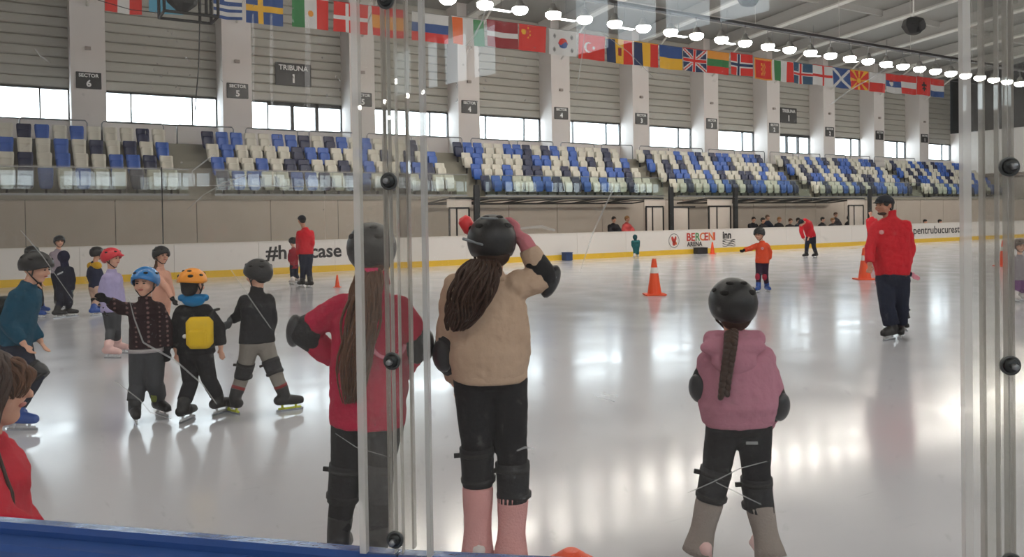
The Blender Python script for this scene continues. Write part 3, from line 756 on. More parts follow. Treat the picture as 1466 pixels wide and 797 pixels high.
def perp(v, d): v = v-d*v.dot(d); return v.normalized()
def finish(mb, name, mat, parent, vox, smooth=4, fold=0.0):
    o = mb.build(name, mat, parent)
    mods = [('REMESH', dict(mode='VOXEL', voxel_size=vox, adaptivity=0.0)), ('SMOOTH', dict(factor=.5, iterations=smooth))]
    if fold: mods.append(('DISPLACE', dict(texture=CLOUD, strength=fold, mid_level=.5, texture_coords='LOCAL')))
    return bake(o, mods)
def torso(mb, pel, sm, side, front, prof, n=20):
    rr = []; ax = sm-pel
    for t, hw, hd, fo in prof:
        rr.append((pel+ax*t+front*fo, side*hw, front*hd))
    mb.rings(rr, n)
def hand(mb, w, d, palm, s, inf=0.0, curl=.5, thumb=1):
    """five fingers; w wrist, d pointing direction, palm = palm normal, thumb = +-1 side"""
    d = d.normalized(); pn_ = perp(palm, d); sd = d.cross(pn_)*thumb; r = .0088*s/.17+inf
    c = w+d*(.30*s); mb.cap(w-d*.02, w+d*(.46*s), .019*s/.17+inf, .024*s/.17+inf, 10, .62, pn_)
    for q, (o_, ln) in enumerate(((.165, .40), (.055, .45), (-.055, .42), (-.16, .33))):
        b0 = w+d*(.44*s)+sd*(o_*s); d1 = (d+pn_*(curl*.5)).normalized(); d2 = (d+pn_*(curl*1.6)).normalized()
        m1 = b0+d1*(ln*s*.5); m2 = m1+d2*(ln*s*.5)
        mb.cap(b0, m1, r*1.05, r, 8); mb.cap(m1, m2, r, r*.82, 8)
    t0 = w+d*(.16*s)+sd*(.13*s); t1 = t0+(d*.8+sd*.75+pn_*.35).normalized()*(.20*s); t2 = t1+(d*1.1+sd*.2+pn_*.4).normalized()*(.16*s)
    mb.cap(t0, t1, r*1.25, r*1.1, 8); mb.cap(t1, t2, r*1.1, r*.85, 8)
def headgeo(mb, hc, hu, hf, hs, h):
    mb.ell(hc+hu*.18*h-hf*.08*h, hs*.74*h, hf*.92*h, hu*.82*h)
    mb.ell(hc-hu*.20*h+hf*.14*h, hs*.62*h, hf*.70*h, hu*.76*h)
    mb.ell(hc-hu*.74*h+hf*.45*h, hs*.30*h, hf*.28*h, hu*.24*h)
    mb.cap(hc+hf*.82*h+hu*.06*h, hc+hf*.98*h-hu*.20*h, .075*h, .12*h, 8)
    for s in (-1, 1):
        mb.ell(hc+hs*(s*.74*h)-hu*.06*h-hf*.05*h, hs*.09*h, hf*.17*h, hu*.27*h)
        mb.ell(hc+hs*(s*.36*h)-hu*.28*h+hf*.55*h, hs*.26*h, hf*.22*h, hu*.24*h)
def helmet_shell(hc, hu, hf, hs, h, front=84, sidea=108, back=122, grow=.03, nphi=28, nth=9, extra=(1, 1, 1)):
    c = hc+hu*.22*h-hf*.06*h; A, B, D = (.74*h+grow)*extra[0], (.94*h+grow*1.1)*extra[1], (.80*h+grow)*extra[2]
    m = MB(); vs = []
    for sc in (1.0, .88):
        for k in range(nth+1):
            for i in range(nphi):
                ph = 2*math.pi*i/nphi; cf = math.cos(ph)   # ph=0 front
                lim = sidea+(front-sidea)*max(0, cf)**1.2+(back-sidea)*max(0, -cf)**1.2
                th = math.radians(lim)*(k+.02)/nth
                vs.append(c+(hf*B*math.sin(th)*math.cos(ph)+hs*A*math.sin(th)*math.sin(ph)+hu*D*math.cos(th))*sc)
    fs = []; R = (nth+1)*nphi
    for k in range(nth):
        for i in range(nphi):
            j = (i+1) % nphi; fs.append((k*nphi+i, k*nphi+j, (k+1)*nphi+j, (k+1)*nphi+i)); fs.append((R+k*nphi+j, R+k*nphi+i, R+(k+1)*nphi+i, R+(k+1)*nphi+j))
    for i in range(nphi):
        j = (i+1) % nphi; fs.append((nth*nphi+i, nth*nphi+j, R+nth*nphi+j, R+nth*nphi+i))
    fs.append(tuple(range(nphi))); fs.append(tuple(range(R+nphi-1, R-1, -1)))
    m.add(vs, fs)
    surf = lambda th, ph, q=1.0: c+(hf*B*math.sin(th)*math.cos(ph)+hs*A*math.sin(th)*math.sin(ph)+hu*D*math.cos(th))*q
    return m, surf
def vents(hel, surf, mat, hu, size, lst):
    for th, ph, w_, h_ in lst:
        th, ph = math.radians(th), math.radians(ph); p = surf(th, ph, .995)
        n_ = (p-surf(th, ph, .5)).normalized(); a = perp(surf(th, ph+.1)-p, n_); b_ = n_.cross(a)
        MB().ell(p, a*(w_*size), b_*(h_*size), n_*(.006), 10, 5).build('vent', mat, hel, True)
def ponytail(path, widths, n, mat, parent, name='ponytail', wig=.012, seed=1, rad=.006):
    rnd = random.Random(seed); m = MB()
    for s in range(n):
        a = rnd.random()*6.283; q = math.sqrt(rnd.random()); pts = []; rs = []; ph = rnd.random()*6; cut = 1-.25*rnd.random()**2
        K = 14
        for i in range(K+1):
            t = i/K*cut*(len(path)-1); j = min(int(t), len(path)-2); f = t-j
            # smooth interpolation through the path points
            p0, p1, p2, p3 = path[max(j-1, 0)], path[j], path[j+1], path[min(j+2, len(path)-1)]
            p = .5*((2*p1)+(p2-p0)*f+(2*p0-5*p1+4*p2-p3)*f*f+(3*p1-p0-3*p2+p3)*f**3)
            w_ = widths[j]*(1-f)+widths[j+1]*f
            p = p+RH*(math.cos(a)*q*w_+math.sin(i*.6+ph)*wig*w_/.05)+FH*(math.sin(a)*q*w_*.55)
            pts.append(p); rs.append(rad*(1.25-.9*(i/K)**3))
        m.tube(pts, rs, 6)
    return m.build(name, mat, parent, True)
def sleeve_pts(sh, el, wr, end): return el+(wr-el)*end

PEOPLE = {}
def person(label, D, group='skaters'):
    g = {}
    k = D['k']; a = D['face']; fr = fdir(a); side = fr.cross(Z)
    gl, gr_ = (ground(*D['fL']), ground(*D['fR'])) if 'base' not in D else (V(D['base'])-side*.09*k, V(D['base'])+side*.09*k)
    D0 = (depth(gl)+depth(gr_))/2 if 'base' not in D else depth(V(D['base']))
    J = lambda q: atdepth(q[0], q[1], D0+(q[2] if len(q) > 2 else 0))
    mid = (gl+gr_)/2; root = thing('person', (mid.x, mid.y, 0), label, 'person', group)
    near = D.get('near', 0); vox = D.get('vox', .009 if near else .013)
    hh = D.get('hh', .112*k if k > .85 else .1*(k/.72)**.4)
    pel, sm = J(D['pm']), J(D['sm']); ax = (sm-pel).normalized()
    fr_t = perp(fr, ax); sd = fr_t.cross(ax).normalized()
    cw, hw_, ww = D.get('cw', .155*k), D.get('hw', .15*k), D.get('ww', .135*k)
    shR, shL = sm+sd*(cw*.86)-ax*(.05*k), sm-sd*(cw*.86)-ax*(.05*k)
    if 'shR' in D: shR = J(D['shR'])
    if 'shL' in D: shL = J(D['shL'])
    hpR, hpL = pel+side*(.085*k)-Z*.02*k, pel-side*(.085*k)-Z*.02*k
    eR, eL, wR, wL, kR, kL = (J(D[n_]) for n_ in ('eR', 'eL', 'wR', 'wL', 'kR', 'kL'))
    skate = D.get('skate', True); sz = (.062 if skate else 0)*(k/.8)**.5; fl = (.235 if k < 1 else .285)*(k/.75 if k < .85 else 1)**.7
    ah = .085*k+.03
    tR, tL = fdir(D.get('toeR', a)), fdir(D.get('toeL', a))
    aR, aL = gr_+Z*(sz+ah)-tR*fl*.16, gl+Z*(sz+ah)-tL*fl*.16
    hc = J(D['head']); ha = D.get('hface', a); hf = fdir(ha); hu = (Z+hf*D.get('nod', 0)+hf.cross(Z)*D.get('lean', 0)).normalized(); hf = perp(hf, hu); hs = hf.cross(hu)
    # ---- body, one continuous surface
    m = MB()
    torso(m, pel, sm, sd, fr_t, [(-.18, hw_*.55, hw_*.5, 0), (-.06, hw_*.95, hw_*.60, 0), (.12, hw_, hw_*.60, 0), (.45, ww, ww*.68, 0), (.78, cw, cw*.64, 0), (.96, cw*.98, cw*.5, 0), (1.06, cw*.55, cw*.4, 0), (1.14, .05*k, .05*k, 0)])
    nb = sm+ax*(.05*k); m.cap(sm, hc-hu*.45*hh-hf*.1*hh, .052*k+.006, .05*k+.008, 12)
    headgeo(m, hc, hu, hf, hs, hh)
    ra = (.05*k, .041*k, .031*k)
    for s_, e_, w_ in ((shR, eR, wR), (shL, eL, wL)): m.cap(s_, e_, ra[0]*1.05, ra[1], 12); m.cap(e_, w_, ra[1], ra[2], 12)
    for h_, k_, a_, t_, g_ in ((hpR, kR, aR, tR, gr_), (hpL, kL, aL, tL, gl)):
        m.cap(h_, k_, .086*k, .056*k, 12); calf = k_+(a_-k_)*.35-t_*.012; m.cap(k_, calf, .054*k, .056*k, 12); m.cap(calf, a_, .056*k, .038*k, 12)
        m.cap(a_-Z*.02, g_+t_*fl*.3+Z*(sz+.035), .036*k, .03*k, 10)
    hl = .165*k+.01
    def hd(w_, e_, key, th):
        d = (w_-e_).normalized()
        if key in D: d = (J(D[key])-w_).normalized()
        pn_ = D.get('palm'+key[-1], None); pn_ = (fr if pn_ is None else fdir(pn_))
        if abs(pn_.dot(d)) > .9: pn_ = -Z
        return d, pn_, th
    hands = {'R': (wR,)+hd(wR, eR, 'hdR', -1), 'L': (wL,)+hd(wL, eL, 'hdL', 1)}
    for s_ in 'RL':
        w_, d, pn_, th = hands[s_]
        hand(m, w_, d, pn_, hl, 0, D.get('curl', .45), th)
    body = finish(m, 'body', D.get('skin', skin_a), root, min(vox, .0085 if near else vox), 3)
    # ---- face
    if D.get('facebits', True):
        for s in (-1, 1):
            MB().ell(hc+hf*.80*hh+hs*(s*.27*hh)+hu*.04*hh, hs*.11*hh, hf*.05*hh, hu*.06*hh, 8, 5).build('eye', eye_m, root, True)
            MB().cap(hc+hf*.80*hh+hs*(s*.14*hh)+hu*.20*hh, hc+hf*.76*hh+hs*(s*.42*hh)+hu*.20*hh, .035*hh, .025*hh, 6).build('eyebrow', brow_m, root, True)
        MB().ell(hc+hf*.80*hh-hu*.46*hh, hs*.22*hh, hf*.06*hh, hu*.06*hh, 10, 5).build('mouth', lip_m, root, True)
    # ---- trousers
    pi = D.get('pinf', .016*k+.004); m = MB(); pend = D.get('pend', .86)
    torso(m, pel, sm, sd, fr_t, [(-.16, hw_*.7+pi, hw_*.55+pi, 0), (-.05, hw_+pi, hw_*.72+pi, -.004), (.1, hw_+pi*.8, hw_*.66+pi, 0), (.28, hw_*.9+pi*.6, hw_*.58+pi*.7, 0)])
    flare = D.get('flare', 0.0); m.cap(hpR-Z*.02*k, hpL-Z*.02*k, .078*k+pi, .078*k+pi, 14)
    for h_, k_, a_ in ((hpR, kR, aR), (hpL, kL, aL)):
        e = k_+(a_-k_)*pend; kk = k_-(fr*.0)
        m.cap(h_, kk, .088*k+pi, .058*k+pi, 14); m.cap(kk, kk+(e-kk)*.4, .058*k+pi, .056*k+pi+flare*.5, 14)
        m.tube([kk+(e-kk)*.3, kk+(e-kk)*.6, e], [.056*k+pi+flare*.3, .050*k+pi+flare*.7, .044*k+pi+flare], 14)
    finish(m, D.get('pname', 'trousers'), D['bottom'], root, vox, 3, D.get('pfold', .012*k))
    # ---- top
    ti = D.get('tinf', .02*k+.004); m = MB(); hem = D.get('hem', .04); L_ = (sm-pel).length; hem_t = -hem/L_
    hf_ = D.get('hemw', hw_+ti)
    pf = [(hem_t, hf_, hf_*.70, 0), (hem_t+.04, hf_*1.03, hf_*.74, 0), (max(hem_t+.1, .25), ww*1.04+ti*1.3, ww*.72+ti*1.2, 0), (.55, ww*1.02+ti*1.2, ww*.72+ti, 0), (.8, cw+ti, cw*.66+ti, 0), (.95, cw*.98+ti*.7, cw*.52+ti*.8, 0), (1.05, cw*.62+ti*.3, cw*.42+ti*.4, 0), (1.10, .062*k+ti*.4, .062*k+ti*.4, 0), (1.10+D.get('collar', .045*k)/L_, .058*k+ti*.35, .058*k+ti*.35, 0)]
    torso(m, pel, sm, sd, fr_t, pf)
    si = D.get('sinf', ti*.8); se = D.get('send', .93)
    for s_, e_, w_ in ((shR, eR, wR), (shL, eL, wL)):
        m.cap(s_, e_, ra[0]*1.08+si, ra[1]+si, 14)
        e2 = e_+(w_-e_)*se; m.cap(e_, e_+(e2-e_)*.5, ra[1]+si, ra[1]*.9+si, 14); m.tube([e_+(e2-e_)*.3, e_+(e2-e_)*.8, e2], [ra[1]*.95+si, ra[2]*1.1+si, ra[2]+si*.8], 14)
    top = finish(m, D.get('tname', 'jacket'), D['top'], root, vox, 3, D.get('fold', .026*k))
    # ---- skates
    if skate:
        bm_ = D['boot']; bs = D.get('bs', 1.0)
        for g_, a_, t_, kn in ((gr_, aR, tR, kR), (gl, aL, tL, kL)):
            sw_ = t_.cross(Z); m = MB(); zz = sz
            heel, toe = g_-t_*fl*.36, g_+t_*fl*.52
            up = (kn-a_).normalized()
            m.cap(heel+Z*(zz+.048*k+.006), g_+t_*fl*.1+Z*(zz+.05*k), (.050*k+.006)*bs, (.052*k+.006)*bs, 14, 1, sw_)
            m.cap(g_+t_*fl*.1+Z*(zz+.05*k), toe+Z*(zz+.036*k)-t_*.02, (.054*k+.006)*bs, (.044*k+.004)*bs, 14, 1, sw_)
            m.tube([g_-t_*fl*.2+Z*(zz+.05*k), a_, a_+up*(.07*k+.01)], [(.058*k+.008)*bs, (.057*k+.010)*bs, (.064*k+.012)*bs], 14)
            m.obox(g_+t_*fl*.08+Z*(zz+.010), t_*fl*.47, sw_*(.036*k+.003), Z*.010)
            bt = finish(m, 'skate', bm_, root, min(vox, .010), 2)
            hm = MB()
            for q in (-.22, .28): hm.cap(g_+t_*fl*q+Z*(zz-.002), g_+t_*fl*q+Z*.026, .016*k, .010, 8)
            hm.obox(g_+t_*fl*.05+Z*.026, t_*fl*.42, sw_*.006, Z*.008)
            hm.build('blade_holder', D.get('holder', holder_m), bt, True)
            MB().obox(g_+t_*fl*.05+Z*.011, t_*fl*.50, sw_*.0022, Z*.0115).build('blade', blade_m, bt)
    else:
        for g_, a_, t_ in ((gr_, aR, tR), (gl, aL, tL)):
            m = MB(); m.cap(g_-t_*fl*.3+Z*.045, g_+t_*fl*.4+Z*.035, .042*k, .036*k, 12); m.obox(g_+t_*fl*.05+Z*.012, t_*fl*.45, t_.cross(Z)*.038*k, Z*.012)
            finish(m, 'shoe', D['boot'], root, vox, 2)
    # ---- head gear
    H = None
    if D.get('helmet'):
        m, surf = helmet_shell(hc, hu, hf, hs, hh, *D.get('hcut', (82, 118, 134)))
        H = m.build('helmet', D['helmet'], root, True)
        vl = D.get('vents', [(35, 150, .02, .012), (35, 210, .02, .012), (62, 140, .024, .014), (62, 220, .024, .014), (55, 30, .02, .012), (55, -30, .02, .012), (60, 90, .022, .012), (60, -90, .022, .012)])
        vents(H, surf, vent_m, hu, 1.0, vl)
        m = MB()
        for s in (-1, 1):
            for q in (.25, -.35):
                m.tube([hc+hs*(s*.80*hh)+hu*.0*hh+hf*q*hh, hc+hs*(s*.66*hh)-hu*.55*hh+hf*.15*hh, hc+hs*(s*.18*hh)-hu*1.0*hh+hf*.42*hh], .0055, 6)
        m.tube([hc+hs*(s*.19*hh)-hu*1.0*hh+hf*.42*hh for s in (-1, 0, 1)], .006, 6)
        m.build('chin_strap', strap_m, H, True)
    if D.get('cap'):
        m, surf = helmet_shell(hc, hu, hf, hs, hh, 78, 88, 96, .012, 26, 8); H = m.build('cap', D['cap'], root, True)
        m = MB(); pts = []; n = 11
        for q in (0, 1):
            for i in range(n):
                t_ = (i/(n-1)-.5)*2; base = hc+hu*.34*hh+hf*(.78*hh*math.sqrt(1-.6*t_*t_))+hs*(t_*.66*hh)
                pts.append(base+(hf*(.62*hh*(1-t_**4*.75))-hu*(.12*hh))*q)
        fs = [(i, i+1, n+i+1, n+i) for i in range(n-1)]; m.add(pts, fs); m.add([p_+hu*.008 for p_ in pts], [tuple(reversed(f)) for f in fs])
        m.build('visor', D['cap'], H, True)
    if D.get('hair'):
        m = MB(); hl_ = D.get('hairlow', -.1)
        m.ell(hc+hu*.24*hh-hf*.14*hh, hs*.80*hh, hf*.94*hh, hu*.84*hh, 18, 10)
        m.ell(hc-hu*(.0-hl_)*hh*1-hf*.42*hh, hs*.70*hh, hf*.55*hh, hu*.62*hh, 16, 8)
        finish(m, 'hair', D['hair'], root, .012, 2, .01)
    if D.get('hood'):
        m = MB(); m.ell(hc+hu*.10*hh-hf*.14*hh, hs*.98*hh, hf*1.02*hh, hu*1.12*hh, 18, 10); m.cap(sm+ax*.02, hc-hu*.6*hh-hf*.15*hh, .1*k, .085*k, 14)
        finish(m, 'hood', D['hood'], root, .012, 3, .01)
    g.update(pi=pi, root=root, J=J, D0=D0, hc=hc, hf=hf, hu=hu, hs=hs, hh=hh, sm=sm, pel=pel, ax=ax, sd=sd, fr=fr_t, eR=eR, eL=eL, wR=wR, wL=wL, kR=kR, kL=kL, aR=aR, aL=aL, shR=shR, shL=shL, hands=hands, hl=hl, gR=gr_, gL=gl, k=k, helmet=H, vox=vox, ra=ra, hpR=hpR, hpL=hpL, tR=tR, tL=tL)
    for s_ in D.get('gloves', ''):
        w_, d, pn_, th = hands[s_]; m = MB(); hand(m, w_, d, pn_, hl, .005, D.get('curl', .45), th); e_ = eR if s_ == 'R' else eL
        m.cap(w_+(e_-w_).normalized()*.05, w_, ra[2]+.012, ra[2]+.008, 12)
        finish(m, 'glove', D['glove'], root, min(vox, .009), 2)
    for s_ in D.get('kpads', ''):
        kn, hp, an = (kR, hpR, aR) if s_ == 'R' else (kL, hpL, aL); kneepad(g, kn, hp, an)
    for s_ in D.get('epads', ''):
        el, sh, wr = (eR, shR, wR) if s_ == 'R' else (eL, shL, wL); elbowpad(g, el, sh, wr)
    return g
def kneepad(g, kn, hp, an, back=True):
    k = g['k']; up = (hp-kn).normalized(); dn = (an-kn).normalized(); fr = perp(g['fr'], up); sd = fr.cross(up); root = g['root']; r = .058*k+g['pi']+.007
    m = MB()
    m.rings([(kn+dn*.085*k-fr*.004, sd*(r*.95), fr*(r*.93)), (kn+dn*.05*k, sd*r, fr*r), (kn+up*.03*k, sd*(r*1.05), fr*(r*1.05)), (kn+up*.10*k, sd*(r*1.10), fr*(r*1.10))], 18)
    pad = m.build('knee_pad', pad_m, root, True)
    MB().ell(kn+fr*(r*.86), sd*(r*.78), fr*(r*.42), up*(.085*k), 14, 8).build('cap_shell', pad_hard, pad, True)
    for q in (-.06, .07):
        MB().rings([(kn+up*(q*k)-up*.010, sd*(r*1.09), fr*(r*1.09)), (kn+up*(q*k)+up*.010, sd*(r*1.11), fr*(r*1.11))], 18).build('strap', strap_m, pad, True)
    t0 = kn+up*.07*k-sd*(r*1.07)*1; MB().obox(t0-sd*.010-up*.005, sd*.018, fr*.006, up*.010).build('strap_end', strap_m, pad)
def elbowpad(g, el, sh, wr):
    k = g['k']; d1 = (sh-el).normalized(); d2 = (wr-el).normalized(); r = .041*k+.026; root = g['root']; out = (-(d1+d2))
    out = out.normalized() if out.length > .1 else -g['fr']
    m = MB(); m.cap(el+d1*.075*k, el, r*.96, r*1.06, 14); m.cap(el, el+d2*.085*k, r*1.06, r*.9, 14)
    pad = finish(m, 'elbow_pad', pad_m, root, .009, 2)
    ax_ = perp(d1-d2, out); b_ = out.cross(ax_)
    MB().ell(el+out*(r*.52), ax_*(.08*k+.01), b_*(r*.84), out*(r*.60), 16, 9).build('cap_shell', pad_hard, pad, True)
def warmer(g, kn, an, mat, top=.38, ribs=16):
    k = g['k']; d = (an-kn); m = MB(); rr = []; dn = d.normalized(); U = perp(g['fr'], dn); W = dn.cross(U); n = 40; vs = []
    prof = [(top-.03, .058), (top, .061), (.55, .058), (.75, .053), (.95, .052), (1.1, .056), (1.28, .064), (1.45, .070)]
    for t, r in prof:
        for i in range(n):
            a = 2*math.pi*i/n; q = (r*k+.012)*(1+.035*(i % 2)); vs.append(kn+d*t+U*math.cos(a)*q+W*math.sin(a)*q)
    fs = [(j*n+i, j*n+(i+1) % n, (j+1)*n+(i+1) % n, (j+1)*n+i) for j in range(len(prof)-1) for i in range(n)]+[tuple(range(n)), tuple(range(len(prof)*n-1, (len(prof)-1)*n-1, -1))]
    m.add(vs, fs); return m.build('leg_warmer', mat, g['root'], True)
# ------------------------------------------------------------------ the three girls near the glass
boot_w = flat('boot white', (215, 208, 206), .5); boot_k = flat('boot black', (26, 26, 28), .45); boot_b = flat('boot blue', (36, 78, 156), .4); boot_p = flat('boot pink', (222, 184, 180), .5)
crimson = cloth('crimson fleece', (176, 22, 62), bump=.4); legging = cloth('black leggings', (22, 22, 25), bump=.15, rough=.75)
beige = cloth('beige sweatshirt', (188, 162, 140)); pinkh = cloth('dusty pink hoodie', (178, 120, 138)); pink_w = cloth('pink knit', (214, 158, 156), bump=.5, bscale=90); grey_w = cloth('grey knit', (150, 140, 134), bump=.5, bscale=90)
g = person('girl in crimson fleece and black helmet with a long brown ponytail, hands on hips', dict(k=.92, face=0, near=1, fL=(488, 812), fR=(543, 812), pm=(527, 592), sm=(530, 428), head=(533, 362, .02), hh=.112, hface=8,
    eL=(432, 474, .02), wL=(482, 517, .10), eR=(600, 492, .02), wR=(570, 540, .10), kL=(494, 692), kR=(538, 690), top=crimson, bottom=legging, boot=boot_k, bs=.85, helmet=helm_k, hcut=(86, 126, 142), hair=hair_br, hairlow=-.35, cw=.150, ww=.142, hw=.150, hem=.055, hemw=.172, tname='fleece', pname='leggings', tinf=.026, pinf=.014, epads='LR', kpads='LR', pend=.95))
J = g['J']
ponytail([J((531, 384, -.10)), J((526, 410, -.17)), J((518, 460, -.17)), J((508, 520, -.16)), J((503, 578, -.15))], [.035, .062, .075, .068, .035], 110, hair_br, g['root'], seed=2)
MB().rings([(J((531, 387, -.11))+Z*.012, RH*.034, FH*.034), (J((531, 387, -.11))-Z*.012, RH*.038, FH*.038)], 14).build('hair_tie', flat('tie magenta', (206, 26, 92)), g['root'], True)
m = MB(); c = J((533, 398, -.02)); m.rings([(c+Z*z, RH*r, FH*r) for z, r in ((-.03, .085), (0, .078), (.03, .070))], 18); m.build('collar', crimson, g['root'], True)
m = MB(); pts = []
for i in range(13):
    a = math.pi*(1.05+.9*i/12); pts.append(J((556, 490, -.155))+RH*(math.cos(a)*.075)+Z*(math.sin(a)*.07)-FH*0)
m.tube(pts, .009, 6).build('back_print', flat('print pale pink', (206, 120, 140)), g['root'], True)

g = person('girl in beige sweatshirt with pink leg warmers, one hand on her helmet', dict(k=.93, face=-6, near=1, fL=(684, 812), fR=(732, 815), pm=(702, 535), sm=(701, 412), head=(704, 352, .03), hh=.114, hface=-8, nod=.15,
    shR=(742, 408), shL=(655, 412), eR=(779, 398, .03), wR=(751, 345, .05), hdR=(722, 314, .05), palmR=200, eL=(640, 505, .04), wL=(654, 548, .16), kL=(684, 668, .0), kR=(735, 690, .0), top=beige, bottom=legging, boot=boot_w, bs=.74, helmet=helm_k, hcut=(86, 126, 140), hair=hair_dk, hairlow=-.35, cw=.140, ww=.142, hw=.148, hem=.03, hemw=.168, tname='sweatshirt', pname='leggings', tinf=.03, pinf=.012, sinf=.022, send=.8, gloves='R', glove=cloth('pink glove', (196, 120, 128)), epads='RL', kpads='LR', curl=.25))
J = g['J']
ponytail([J((692, 372, -.08)), J((686, 390, -.16)), J((672, 425, -.18)), J((662, 455, -.17)), J((653, 474, -.16))], [.05, .085, .085, .068, .03], 130, hair_dk, g['root'], seed=5)
for kn, an in ((g['kL'], g['aL']), (g['kR'], g['aR'])): warmer(g, kn, an, pink_w, .33)
MB().rings([(g['pel']+g['ax']*z, g['sd']*r_, g['fr']*(r_*.74)) for z, r_ in ((-.032, .163), (-.02, .170), (.0, .172), (.012, .168))], 28).build('hem_band', beige, g['root'], True)
MB().rings([(g['sm']+g['ax']*z, g['sd']*r_, g['fr']*r_) for z, r_ in ((.035, .078), (.06, .072), (.078, .064))], 22).build('neck_band', beige, g['root'], True)
p_ = J((669, 322, .10)); MB().bbox(p_, RH*.026+Z*.016, FH*.05, (Z*.038-RH*.022), .4).build('helmet_visor', flat('visor red', (222, 46, 52), .4), g['helmet'], True)
MB().cap(J((690, 312, -.09)), J((712, 313, -.10)), .006, .004, 6).build('stripe', flat('helmet grey', (120, 128, 134)), g['helmet'], True)
MB().cap(J((664, 342, -.02)), J((690, 350, -.10)), .008, .006, 6).build('stripe', flat('helmet grey', (120, 128, 134)), g['helmet'], True)

g = person('girl in dusty pink hoodie with a dark braid and grey leg warmers', dict(k=.80, face=0, near=1, fL=(1003, 806), fR=(1094, 815), pm=(1058, 604), sm=(1054, 503), head=(1049, 440, .02), hh=.107, eL=(1006, 552, .03), wL=(1024, 592, .16), eR=(1110, 578, .02), wR=(1088, 612, .15), kL=(1021, 695), kR=(1084, 708),
    top=pinkh, bottom=legging, boot=boot_p, bs=.74, helmet=helm_k, hcut=(86, 126, 142), hair=hair_dk, hairlow=-.35, cw=.135, ww=.13, hw=.138, hem=.0, hemw=.16, tname='hoodie', pname='leggings', tinf=.034, pinf=.012, sinf=.02, epads='RL', kpads='LR', vents=[(35, 150, .02, .012), (35, 210, .02, .012), (62, 140, .024, .014), (62, 220, .024, .014), (58, 100, .02, .012), (58, -100, .02, .012)]))
J = g['J']
m = MB(); path = [(1047, 476, -.10), (1046, 492, -.15), (1043, 515, -.15), (1039, 540, -.145), (1036, 566, -.14)]
for i in range(26):
    t = i/25*4; j = min(3, int(t)); f = t-j; a_, b_ = J(path[j]), J(path[j+1]); c = a_+(b_-a_)*f; s = (-1)**i; w_ = .022*(1-.35*i/25)
    m.ell(c+RH*(s*.011), RH*w_+Z*(s*.006), FH*.02, Z*.021-RH*(s*.008), 8, 6)
m.build('braid', hair_dk, g['root'], True)
m = MB(); c = g['sm']   # hood lying on the back
m.ell(J((1050, 497, -.085)), RH*.15, FH*.055, Z*.05, 18, 8); m.ell(J((1051, 515, -.10)), RH*.105, FH*.045, Z*.07, 18, 8); m.cap(J((1020, 486, -.03)), J((1082, 486, -.03)), .045, .045, 12)
finish(m, 'hood', pinkh, g['root'], .009, 3, .012)
for kn, an in ((g['kL'], g['aL']), (g['kR'], g['aR'])): warmer(g, kn, an, grey_w, .36)
MB().rings([(g['pel']+g['ax']*z, g['sd']*r_, g['fr']*(r_*.74)) for z, r_ in ((-.012, .150), (.0, .158), (.02, .160), (.032, .156))], 28).build('hem_band', pinkh, g['root'], True)

# ------------------------------------------------------------------ three boys side by side
dotted = cloth('dotted puffer', (58, 38, 40), bump=.3)
nt = dotted.node_tree; N = nt.nodes; L = nt.links; b = N['Principled BSDF']
tcn = N.new('ShaderNodeTexCoord'); mpn = N.new('ShaderNodeMapping'); mpn.inputs['Rotation'].default_value = (0, 0, math.radians(YAW)); mpn.inputs['Scale'].default_value = (26, .01, 26)
vo = N.new('ShaderNodeTexVoronoi'); vo.inputs['Randomness'].default_value = 0; vo.inputs['Scale'].default_value = 1
rp = N.new('ShaderNodeMapRange'); rp.inputs[1].default_value = .22; rp.inputs[2].default_value = .34; mxn = N.new('ShaderNodeMix'); mxn.data_type = 'RGBA'
mxn.inputs[6].default_value = (*srgb(112, 84, 84), 1); mxn.inputs[7].default_value = (*srgb(42, 26, 30), 1)
L.new(tcn.outputs['Object'], mpn.inputs[0]); L.new(mpn.outputs[0], vo.inputs['Vector']); L.new(vo.outputs['Distance'], rp.inputs[0]); L.new(rp.outputs[0], mxn.inputs[0]); L.new(mxn.outputs[2], b.inputs['Base Color'])
grey_p = cloth('grey trousers', (70, 72, 76)); black_j = cloth('black jacket', (26, 27, 31)); black_p = cloth('black trousers', (28, 29, 33)); khaki = cloth('grey beige trousers', (134, 128, 120))
helm_bl = mk('helmet blue', srgb(34, 120, 190), .25, var=.35, nscale=9, spec=.6); helm_ye = flat('helmet orange yellow', (240, 150, 26), .35)
g = person('boy in blue helmet and dotted dark puffer jacket facing the camera', dict(k=.72, face=180, near=1, vox=.009, fR=(194, 606), fL=(231, 596), pm=(211, 500), sm=(208, 436), head=(208, 405), hh=.105, eR=(172, 441, .0), wR=(155, 430, -.06), eL=(239, 468), wL=(240, 498, -.02), kR=(197, 552, -.02), kL=(222, 548, -.02),
    top=dotted, bottom=grey_p, boot=boot_k, helmet=helm_bl, hcut=(78, 112, 124), tname='puffer_jacket', hem=-.01, hemw=.145, tinf=.03, sinf=.022, pinf=.024, gloves='RL', glove=cloth('black glove', (28, 28, 32)), toeR=150, toeL=130, flare=.01))
MB().rings([(g['pel']+Z*z, g['sd']*.150, g['fr']*.112) for z in (-.018, .012)], 20).build('shirt_hem', cloth('pale shirt', (176, 170, 172)), g['root'], True)
m = MB().bbox(g['kL']*.45+g['aL']*.55-g['fr']*.0+g['fr']*.062, RH*.022, FH*.012, Z*.075, .25); m.build('shin_print', flat('print olive', (120, 130, 50)), g['root'], True)

